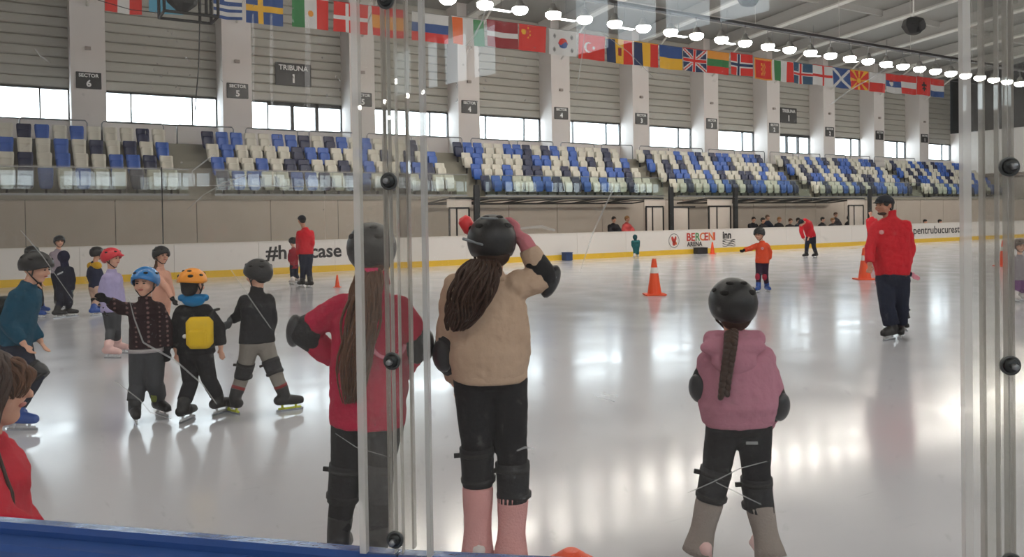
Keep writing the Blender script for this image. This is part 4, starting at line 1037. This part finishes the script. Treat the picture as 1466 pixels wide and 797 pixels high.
g = person('boy in orange helmet and black jacket with a yellow backpack, back to camera', dict(k=.72, face=6, near=1, vox=.009, fL=(267, 603), fR=(317, 592), pm=(280, 503), sm=(277, 440), head=(276, 407), hh=.105, hface=20, eL=(250, 470), wL=(252, 500, -.02), eR=(313, 468), wR=(316, 496, -.02), kL=(273, 548), kR=(300, 545),
    top=black_j, bottom=black_p, boot=boot_k, helmet=helm_ye, hcut=(84, 96, 88), hem=.02, hemw=.155, tinf=.034, sinf=.026, pinf=.02, flare=.006, hair=hair_bk, hairlow=-.3, toeL=10, toeR=25))
J = g['J']
m = MB(); m.cap(J((260, 426, -.03)), J((294, 426, -.03)), .032, .032, 12); m.ell(J((277, 431, -.075)), RH*.095, FH*.045, Z*.045, 16, 8); finish(m, 'hood', cloth('bright blue hood', (24, 116, 172)), g['root'], .009, 2, .008)
yb = cloth('plain yellow pack', (232, 192, 30), bump=.1); bc = J((286, 476, -.155))
bpk = MB().bbox(bc, RH*.098, FH*.05, Z*.125, .3).build('backpack', yb, g['root'], True)
MB().bbox(bc-FH*.055-Z*.04, RH*.075, FH*.014, Z*.07, .3).build('pocket', yb, bpk, True)
for s in (-1, 1):
    MB().tube([bc+RH*(s*.06)+Z*.11+FH*.03, bc+RH*(s*.085)+Z*.17+FH*.10, bc+RH*(s*.095)+Z*.17+FH*.17], .012, 6).build('shoulder_strap', strap_m, bpk, True)
MB().rings([(bc+RH*(-.112)-FH*.02+Z*(-.025)-FH*d, RH*r, Z*r) for d, r in ((0, .017), (.008, .017), (.012, .010))], 14).build('badge', sign_white, bpk, True)

g = person('boy in black helmet and vest with knee pads, legs apart, looking left', dict(k=.72, face=-32, near=1, vox=.009, fL=(334, 592), fR=(413, 588), pm=(368, 490), sm=(368, 424), head=(369, 393), collar=.05, hair=hair_bk, hh=.105, hface=-68, eL=(341, 452, .04), wL=(330, 458, .0), hdL=(325, 464, -.05), eR=(390, 458, .05), wR=(382, 486, .16), kL=(350, 530), kR=(391, 526),
    top=black_j, bottom=khaki, boot=boot_k, helmet=helm_k, hem=.0, hemw=.15, tname='padded_vest', tinf=.03, sinf=.018, pinf=.02, gloves='L', glove=cloth('grey glove', (70, 72, 76)), kpads='LR', toeL=-50, toeR=60, holder=flat('holder yellow', (206, 214, 60), .5)))
for s, e_ in ((1, g['kR']), (-1, g['kL'])): pass
red_c = flat('boot cuff red', (140, 36, 36))
for a_, kn in ((g['aL'], g['kL']), (g['aR'], g['kR'])):
    d = (kn-a_).normalized(); U = d.orthogonal().normalized(); W = d.cross(U); MB().rings([(a_+d*.06, U*.056, W*.056), (a_+d*.085, U*.058, W*.058)], 16).build('boot_cuff', red_c, g['root'], True)

# ------------------------------------------------------------------ children farther left
lav = cloth('lavender jacket', (166, 158, 196)); teal = cloth('teal jacket', (18, 74, 98)); navy_p = cloth('navy trousers', (26, 32, 50)); helm_r = flat('helmet red', (206, 44, 58), .3)
g = person('girl in red helmet, lavender jacket and pale pink skates', dict(k=.72, face=100, fR=(160, 513), fL=(172, 506), pm=(160, 440), sm=(160, 393), head=(160, 370), hh=.105, eR=(146, 415, -.08), wR=(150, 440, -.12), eL=(172, 415, .1), wL=(175, 438, .1), kR=(158, 472, -.03), kL=(166, 470, .04), top=lav, bottom=grey_p, boot=boot_p, helmet=helm_r, hem=.05, hemw=.15, tinf=.035, sinf=.02, gloves='R', glove=cloth('black glove', (28, 28, 32))))
MB().cap(g['hc']+g['hf']*g['hh']*1.05+g['hu']*g['hh']*.42, g['hc']+g['hf']*g['hh']*1.45+g['hu']*g['hh']*.36, .022, .010, 10, 2.2, g['hs']).build('visor', helm_r, g['helmet'], True)
g = person('boy in black helmet, teal jacket and blue skates, leaning at the left edge', dict(k=.78, face=90, near=1, vox=.010, fR=(30, 616), fL=(14, 606), pm=(20, 494), sm=(38, 416), head=(52, 384), hh=.108, nod=.2, eR=(10, 462, -.14), wR=(34, 492, -.14), eL=(40, 460, .12), wL=(58, 488, .12), kR=(50, 536, -.05), kL=(40, 540, .08), top=teal, bottom=navy_p, boot=boot_b, helmet=helm_k, hem=.03, tinf=.035, sinf=.024, pinf=.03, kpads='R', hcut=(82, 110, 122), skin=skin_a))
MB().bbox(g['sm']*.55+g['pel']*.45-g['fr']*.16, g['sd']*.1, g['fr']*.05, g['ax']*.11, .3).build('backpack', cloth('pack dark green', (30, 42, 42)), g['root'], True)
person('child in black helmet and blue skates hidden behind the teal-jacketed boy', dict(k=.72, face=95, fR=(56, 455), fL=(62, 449), pm=(50, 410), sm=(47, 378), head=(46, 362), eR=(45, 395, -.1), wR=(55, 408, -.1), eL=(52, 395, .1), wL=(60, 405, .1), kR=(58, 428, -.05), kL=(58, 428, .08), top=black_j, bottom=navy_p, boot=boot_b, helmet=helm_k, vox=.016))
person('child in grey jacket and dark helmet behind the dark hooded child', dict(k=.74, face=140, fR=(82, 440), fL=(90, 440), pm=(84, 392), sm=(83, 361), head=(85, 346), eR=(75, 375), wR=(76, 390), eL=(93, 375), wL=(94, 390), kR=(82, 415), kL=(88, 415), top=cloth('grey lilac jacket', (150, 138, 148)), bottom=black_p, boot=boot_k, helmet=helm_k, vox=.016))
g = person('child in dark navy hooded suit standing with back turned', dict(k=.72, face=5, fL=(85, 455), fR=(101, 453), pm=(92, 413), sm=(93, 383), head=(92, 368), eL=(80, 396), wL=(82, 408), eR=(104, 398), wR=(103, 416), kL=(87, 433), kR=(99, 433), top=cloth('dark navy suit', (26, 30, 46)), bottom=cloth('dark navy suit', (26, 30, 46)), boot=boot_k, hood=cloth('navy hood', (26, 28, 54)), tinf=.03, pinf=.022, toeR=60, toeL=40, vox=.014, gloves='R', glove=cloth('grey green glove', (84, 96, 96))))
MB().bbox(g['sm']*.75+g['pel']*.25-g['fr']*.125, RH*.05+Z*.022, FH*.004, Z*.014, .2).build('reflective_strip', flat('silver strip', (170, 172, 176)), g['root'])
g = person('child with yellow-shouldered navy jacket and blue skates behind the red helmet', dict(k=.72, face=30, fL=(137, 452), fR=(146, 449), pm=(136, 411), sm=(135, 379), head=(139, 363), eL=(127, 394), wL=(131, 406, .1), eR=(145, 394), wR=(148, 406, .1), kL=(137, 432), kR=(143, 431), top=cloth('navy jacket', (36, 42, 66)), bottom=cloth('skin tone tights', (196, 164, 146)), boot=boot_b, helmet=helm_k, vox=.015, kpads='LR'))
m = MB(); m.cap(g['shL']+Z*.02, g['shR']+Z*.02, .072, .072, 12); finish(m, 'yellow_yoke', cloth('yellow yoke', (206, 160, 44)), g['root'], .014, 2)
g = person('girl in black helmet and peach outfit behind the boys, looking right', dict(k=.72, face=120, fR=(222, 492), fL=(234, 490), pm=(231, 430), sm=(230, 389), head=(231, 366), hh=.105, hface=125, eR=(238, 410, -.1), wR=(247, 428, -.15), eL=(243, 408, .05), wL=(248, 425, .1), kR=(225, 462), kL=(235, 460), top=cloth('peach top', (206, 156, 136)), bottom=cloth('peach trousers', (206, 156, 136)), boot=boot_w, helmet=helm_k, vox=.012, hair=hair_br, gloves='R', glove=cloth('black glove', (28, 28, 32))))
ponytail([g['hc']-g['hf']*.05-Z*.06+g['hs']*.02, g['sm']-g['fr']*.02+g['sd']*.06, g['sm']-Z*.10+g['sd']*.08+g['fr']*.04], [.03, .03, .015], 24, hair_br, g['root'], seed=8, rad=.006)
# girl close to the glass at the left edge
yy = 325+1.6*F_PX/2.35
g = person('child with brown hair and red jacket close to the glass, cut by the left edge', dict(k=.74, face=70, near=1, vox=.010, fR=(-10, yy), fL=(-45, yy), pm=(-26, 790), sm=(-22, 652), head=(-16, 556), hh=.112, hface=80, eR=(-10, 745, -.14), wR=(40, 775, -.12), eL=(15, 735, .14), wL=(50, 770, .14), kR=(-8, 940, -.08), kL=(-20, 940, .08), top=cloth('red jacket', (190, 26, 48)), bottom=navy_p, boot=boot_w, tinf=.045, sinf=.03, hem=.06, hemw=.17, hair=hair_dk))
hc, hf, hs, hh = g['hc'], g['hf'], g['hs'], g['hh']
ponytail([hc+Z*.10+hs*.03, hc+Z*.05+hs*.085+hf*.03, hc-Z*.06+hs*.09+hf*.0, hc-Z*.16+hs*.09+hf*.0, hc-Z*.30+hs*.10+hf*.05, hc-Z*.40+hs*.10+hf*.07], [.05, .06, .06, .05, .045, .02], 80, hair_dk, g['root'], name='loose_hair', seed=11, rad=.006)
ponytail([hc+Z*.09+hf*.05+hs*.03, hc+Z*.05+hf*.10+hs*.05, hc-Z*.02+hf*.095+hs*.07], [.04, .04, .02], 40, hair_br, g['root'], name='fringe', seed=12, rad=.005)

# ------------------------------------------------------------------ coach and children on the right
redj = cloth('red coach jacket', (206, 30, 44)); navyp = cloth('navy coach trousers', (30, 36, 54)); cap_m = cloth('dark cap', (30, 34, 44), bump=.1)
g = person('coach in red jacket, navy trousers and dark cap standing with feet together', dict(k=1.0, face=212, near=1, vox=.010, fR=(1274, 487), fL=(1288, 484), pm=(1278, 396), sm=(1275, 318), head=(1266, 294), hh=.122, collar=.08, hface=250, eR=(1246, 353, -.02), wR=(1245, 378, -.12), eL=(1303, 355, .0), wL=(1297, 383, -.08), kR=(1270, 440, -.05), kL=(1290, 438, 0), top=redj, bottom=navyp, boot=boot_k, cap=cap_m, hair=hair_bk, hem=-.02, hemw=.2, cw=.185, hw=.165, ww=.175, tinf=.034, sinf=.026, pinf=.034, flare=.02, pend=.95, skin=skin_b, toeR=235, toeL=200, curl=.7))
MB().ell(g['sm']-g['ax']*.12+g['fr']*.158+g['sd']*.09, g['sd']*.03, g['fr']*.006, g['ax']*.03, 10, 5).build('chest_logo', flat('logo pale', (220, 150, 150)), g['root'], True)
MB().ell(g['hc']-g['hu']*g['hh']*.82+g['hf']*g['hh']*.30, g['hs']*g['hh']*.46, g['hf']*g['hh']*.46, g['hu']*g['hh']*.22, 12, 7).build('beard', hair_dk, g['root'], True)
g = person('child hidden behind the coach, only pink mittens and knee pads showing', dict(k=.72, face=180, fR=(1272, 474), fL=(1293, 473), pm=(1281, 418), sm=(1281, 388), head=(1281, 371), eR=(1266, 396), wR=(1259, 402, -.05), eL=(1298, 392), wL=(1306, 392), hdL=(1316, 400), kR=(1271, 445), kL=(1294, 450), top=cloth('dark navy suit', (26, 30, 46)), bottom=navy_p, boot=boot_k, hood=cloth('navy hood', (26, 28, 54)), gloves='RL', glove=cloth('pink mitten', (226, 150, 166)), kpads='RL', vox=.014))
g = person('child in orange jacket and blue skates, one arm held out', dict(k=.72, face=222, fR=(1085, 419), fL=(1099, 418), pm=(1091, 373), sm=(1091, 349), head=(1087, 335), hh=.115, nod=.2, eR=(1075, 355, -.05), wR=(1065, 358, -.1), eL=(1102, 361), wL=(1101, 372), kR=(1086, 396), kL=(1096, 396), top=cloth('orange jacket', (226, 84, 52)), bottom=cloth('dark patterned tights', (52, 34, 54), var=.6, nscale=30), boot=boot_b, helmet=helm_k, hem=.05, tinf=.03, gloves='R', glove=cloth('black glove', (28, 28, 32)), vox=.013, toeR=215, toeL=175))
for kn in (g['kR'], g['kL']): MB().ell(kn+g['fr']*.05, g['sd']*.055, g['fr']*.03, Z*.075, 12, 7).build('knee_patch', cloth('crimson patch', (166, 44, 66)), g['root'], True)
MB().ell(g['sm']-g['ax']*.09+g['fr']*.118-g['sd']*.06, g['sd']*.035, g['fr']*.006, g['ax']*.03, 8, 5).build('chest_logo', flat('logo pale', (220, 150, 150)), g['root'], True)
g = person('far coach in red jacket and dark trousers, left of the lettering', dict(k=1.0, face=-45, fL=(432, 411), fR=(443, 412), pm=(438, 363), sm=(437, 331), head=(432, 315), eL=(427, 348), wL=(428, 366), eR=(447, 348), wR=(443, 362, .2), kL=(434, 388), kR=(442, 388), top=redj, bottom=navyp, boot=boot_k, hair=hair_bk, cap=cap_m, tinf=.035, hem=.02, hemw=.19, cw=.18, vox=.02, skin=skin_b))
person('small child in red vest and grey sleeves beside the far coach', dict(k=.66, face=-50, fL=(418, 407), fR=(426, 405), pm=(421, 380), sm=(420, 357), head=(419, 346), eL=(414, 366), wL=(414, 375), eR=(427, 366), wR=(429, 372), kL=(418, 394), kR=(424, 394), top=cloth('dark red vest', (150, 30, 46)), bottom=navyp, boot=boot_w, helmet=helm_k, vox=.018, hem=.08))
person('tiny child in green teal suit skating by the far boards', dict(k=.62, face=-10, fL=(908, 369.5), fR=(913, 369), pm=(910.5, 353), sm=(910, 345), head=(909, 339.5), eL=(906, 349), wL=(906, 353), eR=(914, 349), wR=(914, 354), kL=(909, 360), kR=(912.5, 360), top=cloth('green teal suit', (36, 92, 96)), bottom=cloth('green teal suit', (36, 92, 96)), boot=boot_w, hood=cloth('teal hood', (30, 70, 76)), tinf=.05, pinf=.035, cw=.13, vox=.02))
person('coach in red jacket bending forward near the far boards', dict(k=1.0, face=235, fR=(1153.5, 369), fL=(1167, 369), pm=(1161, 337), sm=(1153, 317, -.25), head=(1147, 319, -.45), hh=.12, nod=.6, eR=(1147, 331, -.3), wR=(1151, 342, -.35), eL=(1162, 326, -.3), wL=(1158, 340, -.4), kR=(1155, 353), kL=(1165, 353), top=redj, bottom=navyp, boot=boot_k, hair=hair_bk, cap=cap_m, tinf=.04, hem=.02, cw=.19, vox=.022))
person('red-jacketed coach half hidden behind the main coach', dict(k=1.0, face=190, fR=(1243, 358), fL=(1251, 358), pm=(1248, 333), sm=(1248, 313), head=(1246, 304), eR=(1242, 322), wR=(1243, 332), eL=(1255, 322), wL=(1255, 332), kR=(1245, 345), kL=(1250, 345), top=redj, bottom=black_p, boot=boot_k, hair=hair_bk, vox=.024, cw=.19))
g = person('small child in grey top and purple leggings at the right edge', dict(k=.62, face=185, fR=(1455, 432), fL=(1464, 431), pm=(1460, 396), sm=(1460, 369), head=(1460, 352), hh=.105, eR=(1450, 382), wR=(1450, 394), eL=(1470, 382), wL=(1470, 394), kR=(1456, 413), kL=(1464, 413), top=cloth('grey top', (146, 140, 146)), bottom=cloth('purple leggings', (124, 86, 132)), boot=boot_w, helmet=flat('helmet brown', (92, 78, 72)), hem=.06, tinf=.035, vox=.013))

# ------------------------------------------------------------------ onlookers behind the boards
bench = thing('spectator_bench', (29, 26.75, 0), 'long plain bench behind the far boards under the farther shelter', 'bench')
MB().box((28.6, 26.62, .40), (46, 26.95, .46)).build('seat_board', panel_lt, bench)
for x in (29, 33, 37, 41, 45.5): MB().box((x-.04, 26.66, 0), (x+.04, 26.9, .4)).build('leg', black_frame, bench)
def looker(px, py, stand, top, hair, label, seed):
    yrow = 27.35 if (label.startswith('brown-haired onlooker in navy') or label.startswith('onlooker standing behind')) else (26.72 if not stand else 26.3)
    r = random.Random(seed); P = onplane(px, py, yrow); base = V((P.x, P.y, 0))
    D0 = depth(base); zt = P.z
    # pixel helper: express joints as world points by temporarily using depth-free construction
    def W(dx, dy, z):     # world point -> (px, py, extra depth)
        q = V((P.x+dx, P.y+dy, z)); d = depth(q); v = q-EYEV
        return (733+F_PX*v.dot(RT)/d, PPY-F_PX*v.dot(UP)/d, d-D0)
    hc = zt; sh = zt-.24; pl = (sh-.52) if not stand else sh-.5
    face = math.degrees(math.atan2(V((0, -1, 0)).dot(RH), V((0, -1, 0)).dot(FH)))
    if stand: kz, ky, fy = .48, 0, 0
    else: kz, ky, fy = max(.42, pl-.08), -.40, -.38
    lean = -.08 if not stand else 0
    d = dict(k=.95, face=face+r.uniform(-25, 25), base=base+V((0, fy, 0)), pm=W(0, 0, pl), sm=W(0, lean, sh), head=W(r.uniform(-.03, .03), lean-.03, hc), hh=.125,
             eR=W(-.27, lean-.08, sh-.24), wR=W(-.12, lean-.26, sh-.36), eL=W(.27, lean-.08, sh-.24), wL=W(.12, lean-.26, sh-.36), kR=W(-.1, ky, kz), kL=W(.1, ky, kz),
             top=top, bottom=black_p, boot=boot_k, skate=False, hair=hair, vox=.026, tinf=.06, sinf=.045, cw=.19)
    # joints were measured from the body's own column, so undo the shift of the feet
    sh_ = depth(d['base'])-D0
    for k_ in ('pm', 'sm', 'head', 'eR', 'wR', 'eL', 'wL', 'kR', 'kL'): q = d[k_]; d[k_] = (q[0], q[1], q[2]-sh_)
    person(label, d, 'onlookers behind the boards')
dk1, dk2, dk3 = cloth('onlooker black', (34, 34, 40)), cloth('onlooker charcoal', (52, 48, 52)), cloth('onlooker navy', (36, 42, 60))
coral = cloth('onlooker coral', (200, 84, 84))
for i, (px, py, st, tp, hr, lab) in enumerate([
    (878, 314, 1, dk1, hair_bk, 'onlooker in black top standing under the nearer shelter'),
    (897, 313, 1, coral, hair_lt, 'onlooker in coral jacket standing under the nearer shelter'),
    (1076, 314, 0, dk1, hair_bk, 'onlooker in black coat seated leftmost under the farther shelter'),
    (1090, 315, 0, dk2, hair_bk, 'onlooker in charcoal coat seated second from left on the bench'),
    (1097, 311, 0, dk3, hair_br, 'brown-haired onlooker in navy seated third from left on the bench'),
    (1113, 314, 0, dk1, hair_lt, 'fair-haired onlooker in black seated fourth from left on the bench'),
    (1129, 316, 0, dk2, hair_br, 'brown-haired onlooker in charcoal seated left of the bending coach'),
    (1141, 315, 0, dk3, hair_bk, 'dark-haired onlooker in navy just left of the bending coach'),
    (1175, 314, 0, dk1, hair_bk, 'onlooker in black just right of the bending coach'),
    (1190, 315, 0, dk2, hair_lt, 'fair-haired onlooker in charcoal seated right of the bending coach'),
    (1196, 307, 1, dk2, hair_br, 'onlooker standing behind the seated ones at the shelter door'),
    (1215, 312, 1, dk1, hair_bk, 'onlooker standing in the doorway of the farther shelter'),
    (1322, 317, 0, dk1, hair_bk, 'onlooker in black seated right of the coach'),
    (1343, 317, 0, dk2, hair_bk, 'onlooker in charcoal seated left of the right joint strip')]):
    looker(px, py, st, tp, hr, lab, i)
# ================================================================== near boards and clear panels in front of the photographer
SZ = 1.12
S0, S1 = ground(0, 739, SZ), ground(578, 786, SZ)
dirA = (S1-S0).normalized(); S2p = ground(800, 796.5, SZ); dirB = (S2p-S1).normalized()
# second joint: where the next panel edge meets the picture column 1422
lo, hi = 0.0, 4.0
for _ in range(60):
    q = (lo+hi)/2; p_ = S1+dirB*q; v = p_-EYEV; px = 733+F_PX*v.dot(RT)/v.dot(FW)
    if px < 1428: lo = q
    else: hi = q
S2 = S1+dirB*lo
ang = math.atan2(dirB.y, dirB.x)-math.atan2(dirA.y, dirA.x)
dirC = Matrix.Rotation(ang, 3, 'Z') @ dirB
SA = S1-dirA*1.75; SD = S2+dirC*1.3
blue_s = mk('sill blue', srgb(50, 80, 140), .2, var=.10, nscale=6, spec=.5, bump=.1, bscale=40); rubber = flat('rubber dark', (30, 28, 28), .8)
acr = glassmat('acrylic', (.985, .985, .98), .9, haze=.010, hcol=(.7, .68, .66), dirt=.10); acr2 = glassmat('acrylic strip', (.95, .95, .94), .8, haze=.05, hcol=(.72, .70, .67), dirt=.12)
acr_edge = glassmat('acrylic edge', (.95, .95, .94), .5, haze=.42, hcol=(.82, .80, .78))
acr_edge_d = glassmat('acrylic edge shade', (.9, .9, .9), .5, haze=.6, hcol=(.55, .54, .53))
nb = thing('near_boards', S1-Z*SZ, 'blue ledge of the near boards along the bottom edge', 'boards')
def sect_prism(P, Q, prof, name, mat):   # prof: (inward offset, height); inward = away from the camera
    d = (Q-P).normalized(); inn = V((-d.y, d.x, 0))
    if inn.dot(FH) < 0: inn = -inn
    m = MB(); n = len(prof); vs = []
    for e in (P, Q): vs += [V((e.x, e.y, 0))+inn*o_+Z*z for o_, z in prof]
    fs = [tuple(range(n)), tuple(range(2*n-1, n-1, -1))]+[(i, (i+1) % n, n+(i+1) % n, n+i) for i in range(n)]
    return m.add(vs, fs).build(name, mat, nb)
for P, Q in ((SA, S1), (S1, S2), (S2, SD)):
    # inner (far) lip at offset 0; ledge steps toward the camera
    sect_prism(P, Q, [(0, SZ), (-.028, SZ+.004), (-.034, SZ-.004), (-.034, SZ-.10), (0, SZ-.10)], 'ledge_cap', blue_s)
    sect_prism(P, Q, [(-.036, SZ-.012), (-.075, SZ-.010), (-.082, SZ-.018), (-.082, SZ-.12), (-.036, SZ-.12)], 'ledge_step', blue_s)
    sect_prism(P, Q, [(-.002, .0), (-.002, SZ-.10), (-.078, SZ-.10), (-.078, .0)], 'board_core', rubber)
    sect_prism(P, Q, [(.012, .0), (.012, SZ-.03), (.0, SZ-.03), (.0, .0)], 'board_face', board_w)
GT = 3.1; OFF = -.016
def pane(P, Q, label, cut0=.004, cut1=.004):
    d = (Q-P).normalized(); inn = V((-d.y, d.x, 0))
    if inn.dot(FH) < 0: inn = -inn
    a, b_ = P+d*cut0, Q-d*cut1
    t = thing('acrylic_screen', V((a.x, a.y, SZ)), label, 'glass screen', 'clear screens in front of the camera')
    m = MB(); c = (a+b_)/2+inn*OFF; c.z = (SZ+GT)/2
    m.obox(c, (b_-a)/2, inn*.006, Z*((GT-SZ)/2)); m.build('sheet', acr, t)
    for e, s in ((a, 1), (b_, -1)):
        c = e+inn*OFF+d*(s*.0006); c.z = (SZ+GT)/2; MB().obox(c, d*.0006, inn*.0062, Z*((GT-SZ)/2)).build('edge', acr_edge, t)
    return t, d, inn
pA = pane(SA, S1, 'large clear acrylic screen left of the first bolted joint')
pB = pane(S1, S2, 'large clear acrylic screen between the two bolted joints')
pC = pane(S2, SD, 'clear acrylic screen right of the second bolted joint')
bolt_m = flat('bolt dark', (52, 54, 54), .35, metal=.6); wash_m = flat('washer', (74, 76, 76), .4, metal=.4)
def joint(P, d, inn, label, zs, hw=.049):
    t = thing('screen_joint', V((P.x, P.y, SZ)), label, 'joint strip', 'clear strips over the panel joints')
    for off, nm in ((OFF-.013, 'front_strip'), (OFF+.013, 'back_strip')):
        c = P+inn*off; c.z = (SZ+GT)/2+.005
        if nm == 'back_strip': w_ = hw*.36
        else: w_ = hw
        MB().obox(c, d*w_, inn*.0055, Z*((GT-SZ)/2)).build(nm, acr2, t)
        for s in (-1, 1):
            e = c+d*(s*w_)
            MB().obox(e, d*(.0048 if s < 0 else .0032) if nm == 'front_strip' else d*.0015, inn*.0062, Z*((GT-SZ)/2)).build('strip_edge', acr_edge if s < 0 or nm == 'back_strip' else acr_edge_d, t)
    for z in zs:
        c = P+inn*(OFF-.019); c.z = z; X, Y = d, Z
        q = MB().rings([(c-inn*o_, X*r, Y*r) for o_, r in ((0, .0125), (.003, .0125), (.004, .0110))], 20).build('washer', wash_m, t, False)
        MB().rings([(c-inn*o_, X*r, Y*r) for o_, r in ((.004, .0095), (.007, .0088), (.009, .006), (.0092, .003))], 20).build('bolt_head', bolt_m, q, True)
        MB().rings([(c-inn*o_, X*r, Y*r) for o_, r in ((.009, .0042), (.017, .0040), (.018, .003))], 12).build('bolt_stud', steel, q, True)
    return t
def zat(P, py, px):
    v0 = P-EYEV
    lo_, hi_ = -1.0, 6.0
    for _ in range(60):
        q = (lo_+hi_)/2; v = V((P.x, P.y, q))-EYEV
        if PPY-F_PX*v.dot(UP)/v.dot(FW) > py: lo_ = q
        else: hi_ = q
    return lo_
z1s = [zat(S1, y, 0) for y in (758, 507, 260, 10)]; st = (z1s[3]-z1s[0])/3; z1s = [z1s[0]+st*i for i in range(6) if z1s[0]+st*i < GT-.05]
z2s = [zat(S2, y, 0) for y in (788, 514, 241)]; st = (z2s[2]-z2s[0])/2; z2s = [z2s[0]+st*i for i in range(6) if z2s[0]+st*i < GT-.05]
joint(S1, ((dirA+dirB)/2).normalized(), (pA[2]+pB[2]).normalized(), 'bolted clear strip over the joint left of the picture centre', z1s)
joint(S2, ((dirC+dirB)/2).normalized(), (pC[2]+pB[2]).normalized(), 'bolted clear strip over the joint at the right side', z2s)
# scratches, puck marks, traced parapet edge and painted reflections on the panels
scr = glassmat('scratch_and_parapet_line', (.9, .9, .9), .3, haze=.26, hcol=(.9, .9, .9)); painted_reflection = glassmat('painted_reflection', (.95, .95, .95), .2, haze=.22, hcol=(.85, .84, .82))
def onpanel(pan, P0, px, py):
    inn = pan[2]; dd = ray(px, py); c0 = P0+inn*(OFF-.0066); t = (c0-EYEV).dot(inn)/dd.dot(inn); return EYEV+dd*t
def scratch_and_parapet_line(pan, P0, pts, w0, mat=None, name='scratch_and_parapet_line'):
    ps = [onpanel(pan, P0, *q) for q in pts]; inn = pan[2]; m = MB(); vs = []; n = len(ps)
    for i, p_ in enumerate(ps):
        d = (ps[min(i+1, n-1)]-ps[max(0, i-1)]).normalized(); s = d.cross(inn); w_ = w0*.75*(.35+.65*math.sin(math.pi*(i+.5)/n))
        vs += [p_+s*w_, p_-s*w_]
    m.add(vs, [(2*i, 2*i+1, 2*i+3, 2*i+2) for i in range(n-1)]); m.build(name, mat or scr, pan[0])
AA, BB = (pA, S1), (pB, S1)
for pan, pts, w_ in [(AA, [(184, 424), (192, 455), (205, 490), (217, 497), (250, 515), (290, 550), (310, 578)], .0022), (AA, [(30, 330), (60, 365), (105, 430)], .0014), (AA, [(330, 385), (360, 430), (388, 470)], .0013),
                     (AA, [(165, 545), (200, 572), (215, 590), (245, 600)], .0016), (AA, [(268, 300), (290, 280), (320, 262), (360, 248)], .0010), (AA, [(275, 245), (292, 232), (306, 221)], .0016), (AA, [(275, 246), (276, 262)], .0016),  # last two strokes trace the stand parapet's pale edge, added on the near sheet
                     (AA, [(277, 265), (330, 265.5), (420, 267), (520, 268)], .0007), (AA, [(50, 70), (58, 80), (72, 90)], .0018), (AA, [(265, 82), (272, 88)], .0018), (AA, [(480, 620), (510, 640), (560, 655)], .0010),  # first stroke continues the traced parapet edge, not a mark in the acrylic
                     (BB, [(667, 66), (680, 50), (690, 30), (696, 12)], .0016), (BB, [(825, 130), (832, 90), (838, 40)], .0010), (BB, [(1188, 150), (1215, 130), (1250, 110), (1275, 94)], .0012), (BB, [(815, 131), (838, 132)], .0012),
                     (BB, [(985, 705), (1020, 690), (1060, 670), (1098, 660)], .0012), (BB, [(1025, 690), (1055, 705), (1090, 722)], .0013), (BB, [(830, 390), (850, 330), (878, 270)], .0016), (BB, [(740, 645), (752, 640), (765, 642)], .0022), (BB, [(850, 566), (880, 575)], .0010),
                     (BB, [(745, 327), (775, 324), (795, 330)], .0030), (BB, [(1068, 634), (1085, 634)], .0035), (BB, [(862, 563), (885, 567)], .0014), (BB, [(860, 45), (900, 75), (935, 110)], .0007), (BB, [(940, 105), (985, 112)], .0007)]:
    scratch_and_parapet_line(pan[0], pan[1], pts, w_)
rnd = random.Random(21)
for i in range(60):      # chips and dried drops
    if i < 42: pan = AA; x, y = rnd.uniform(200, 520), abs(rnd.gauss(90, 70))+4
    else: pan = BB; x, y = rnd.uniform(650, 780), rnd.uniform(60, 160)
    ln = rnd.uniform(1.5, 5); scratch_and_parapet_line(pan[0], pan[1], [(x, y), (x+rnd.uniform(-2, 2), y+ln*.5), (x+rnd.uniform(-2, 2), y+ln)], rnd.uniform(.0006, .0016), scr, 'chip')
for x, w_ in ((440, .006), (388, .004), (362, .003)):
    scratch_and_parapet_line(AA[0], AA[1], [(x, 20), (x+1, 60), (x, 110), (x+2, 160)], w_, painted_reflection, 'painted_reflection')  # pale upright streaks painted in for weak reflections on the sheet
bpy.data.scenes.remove(TMP)
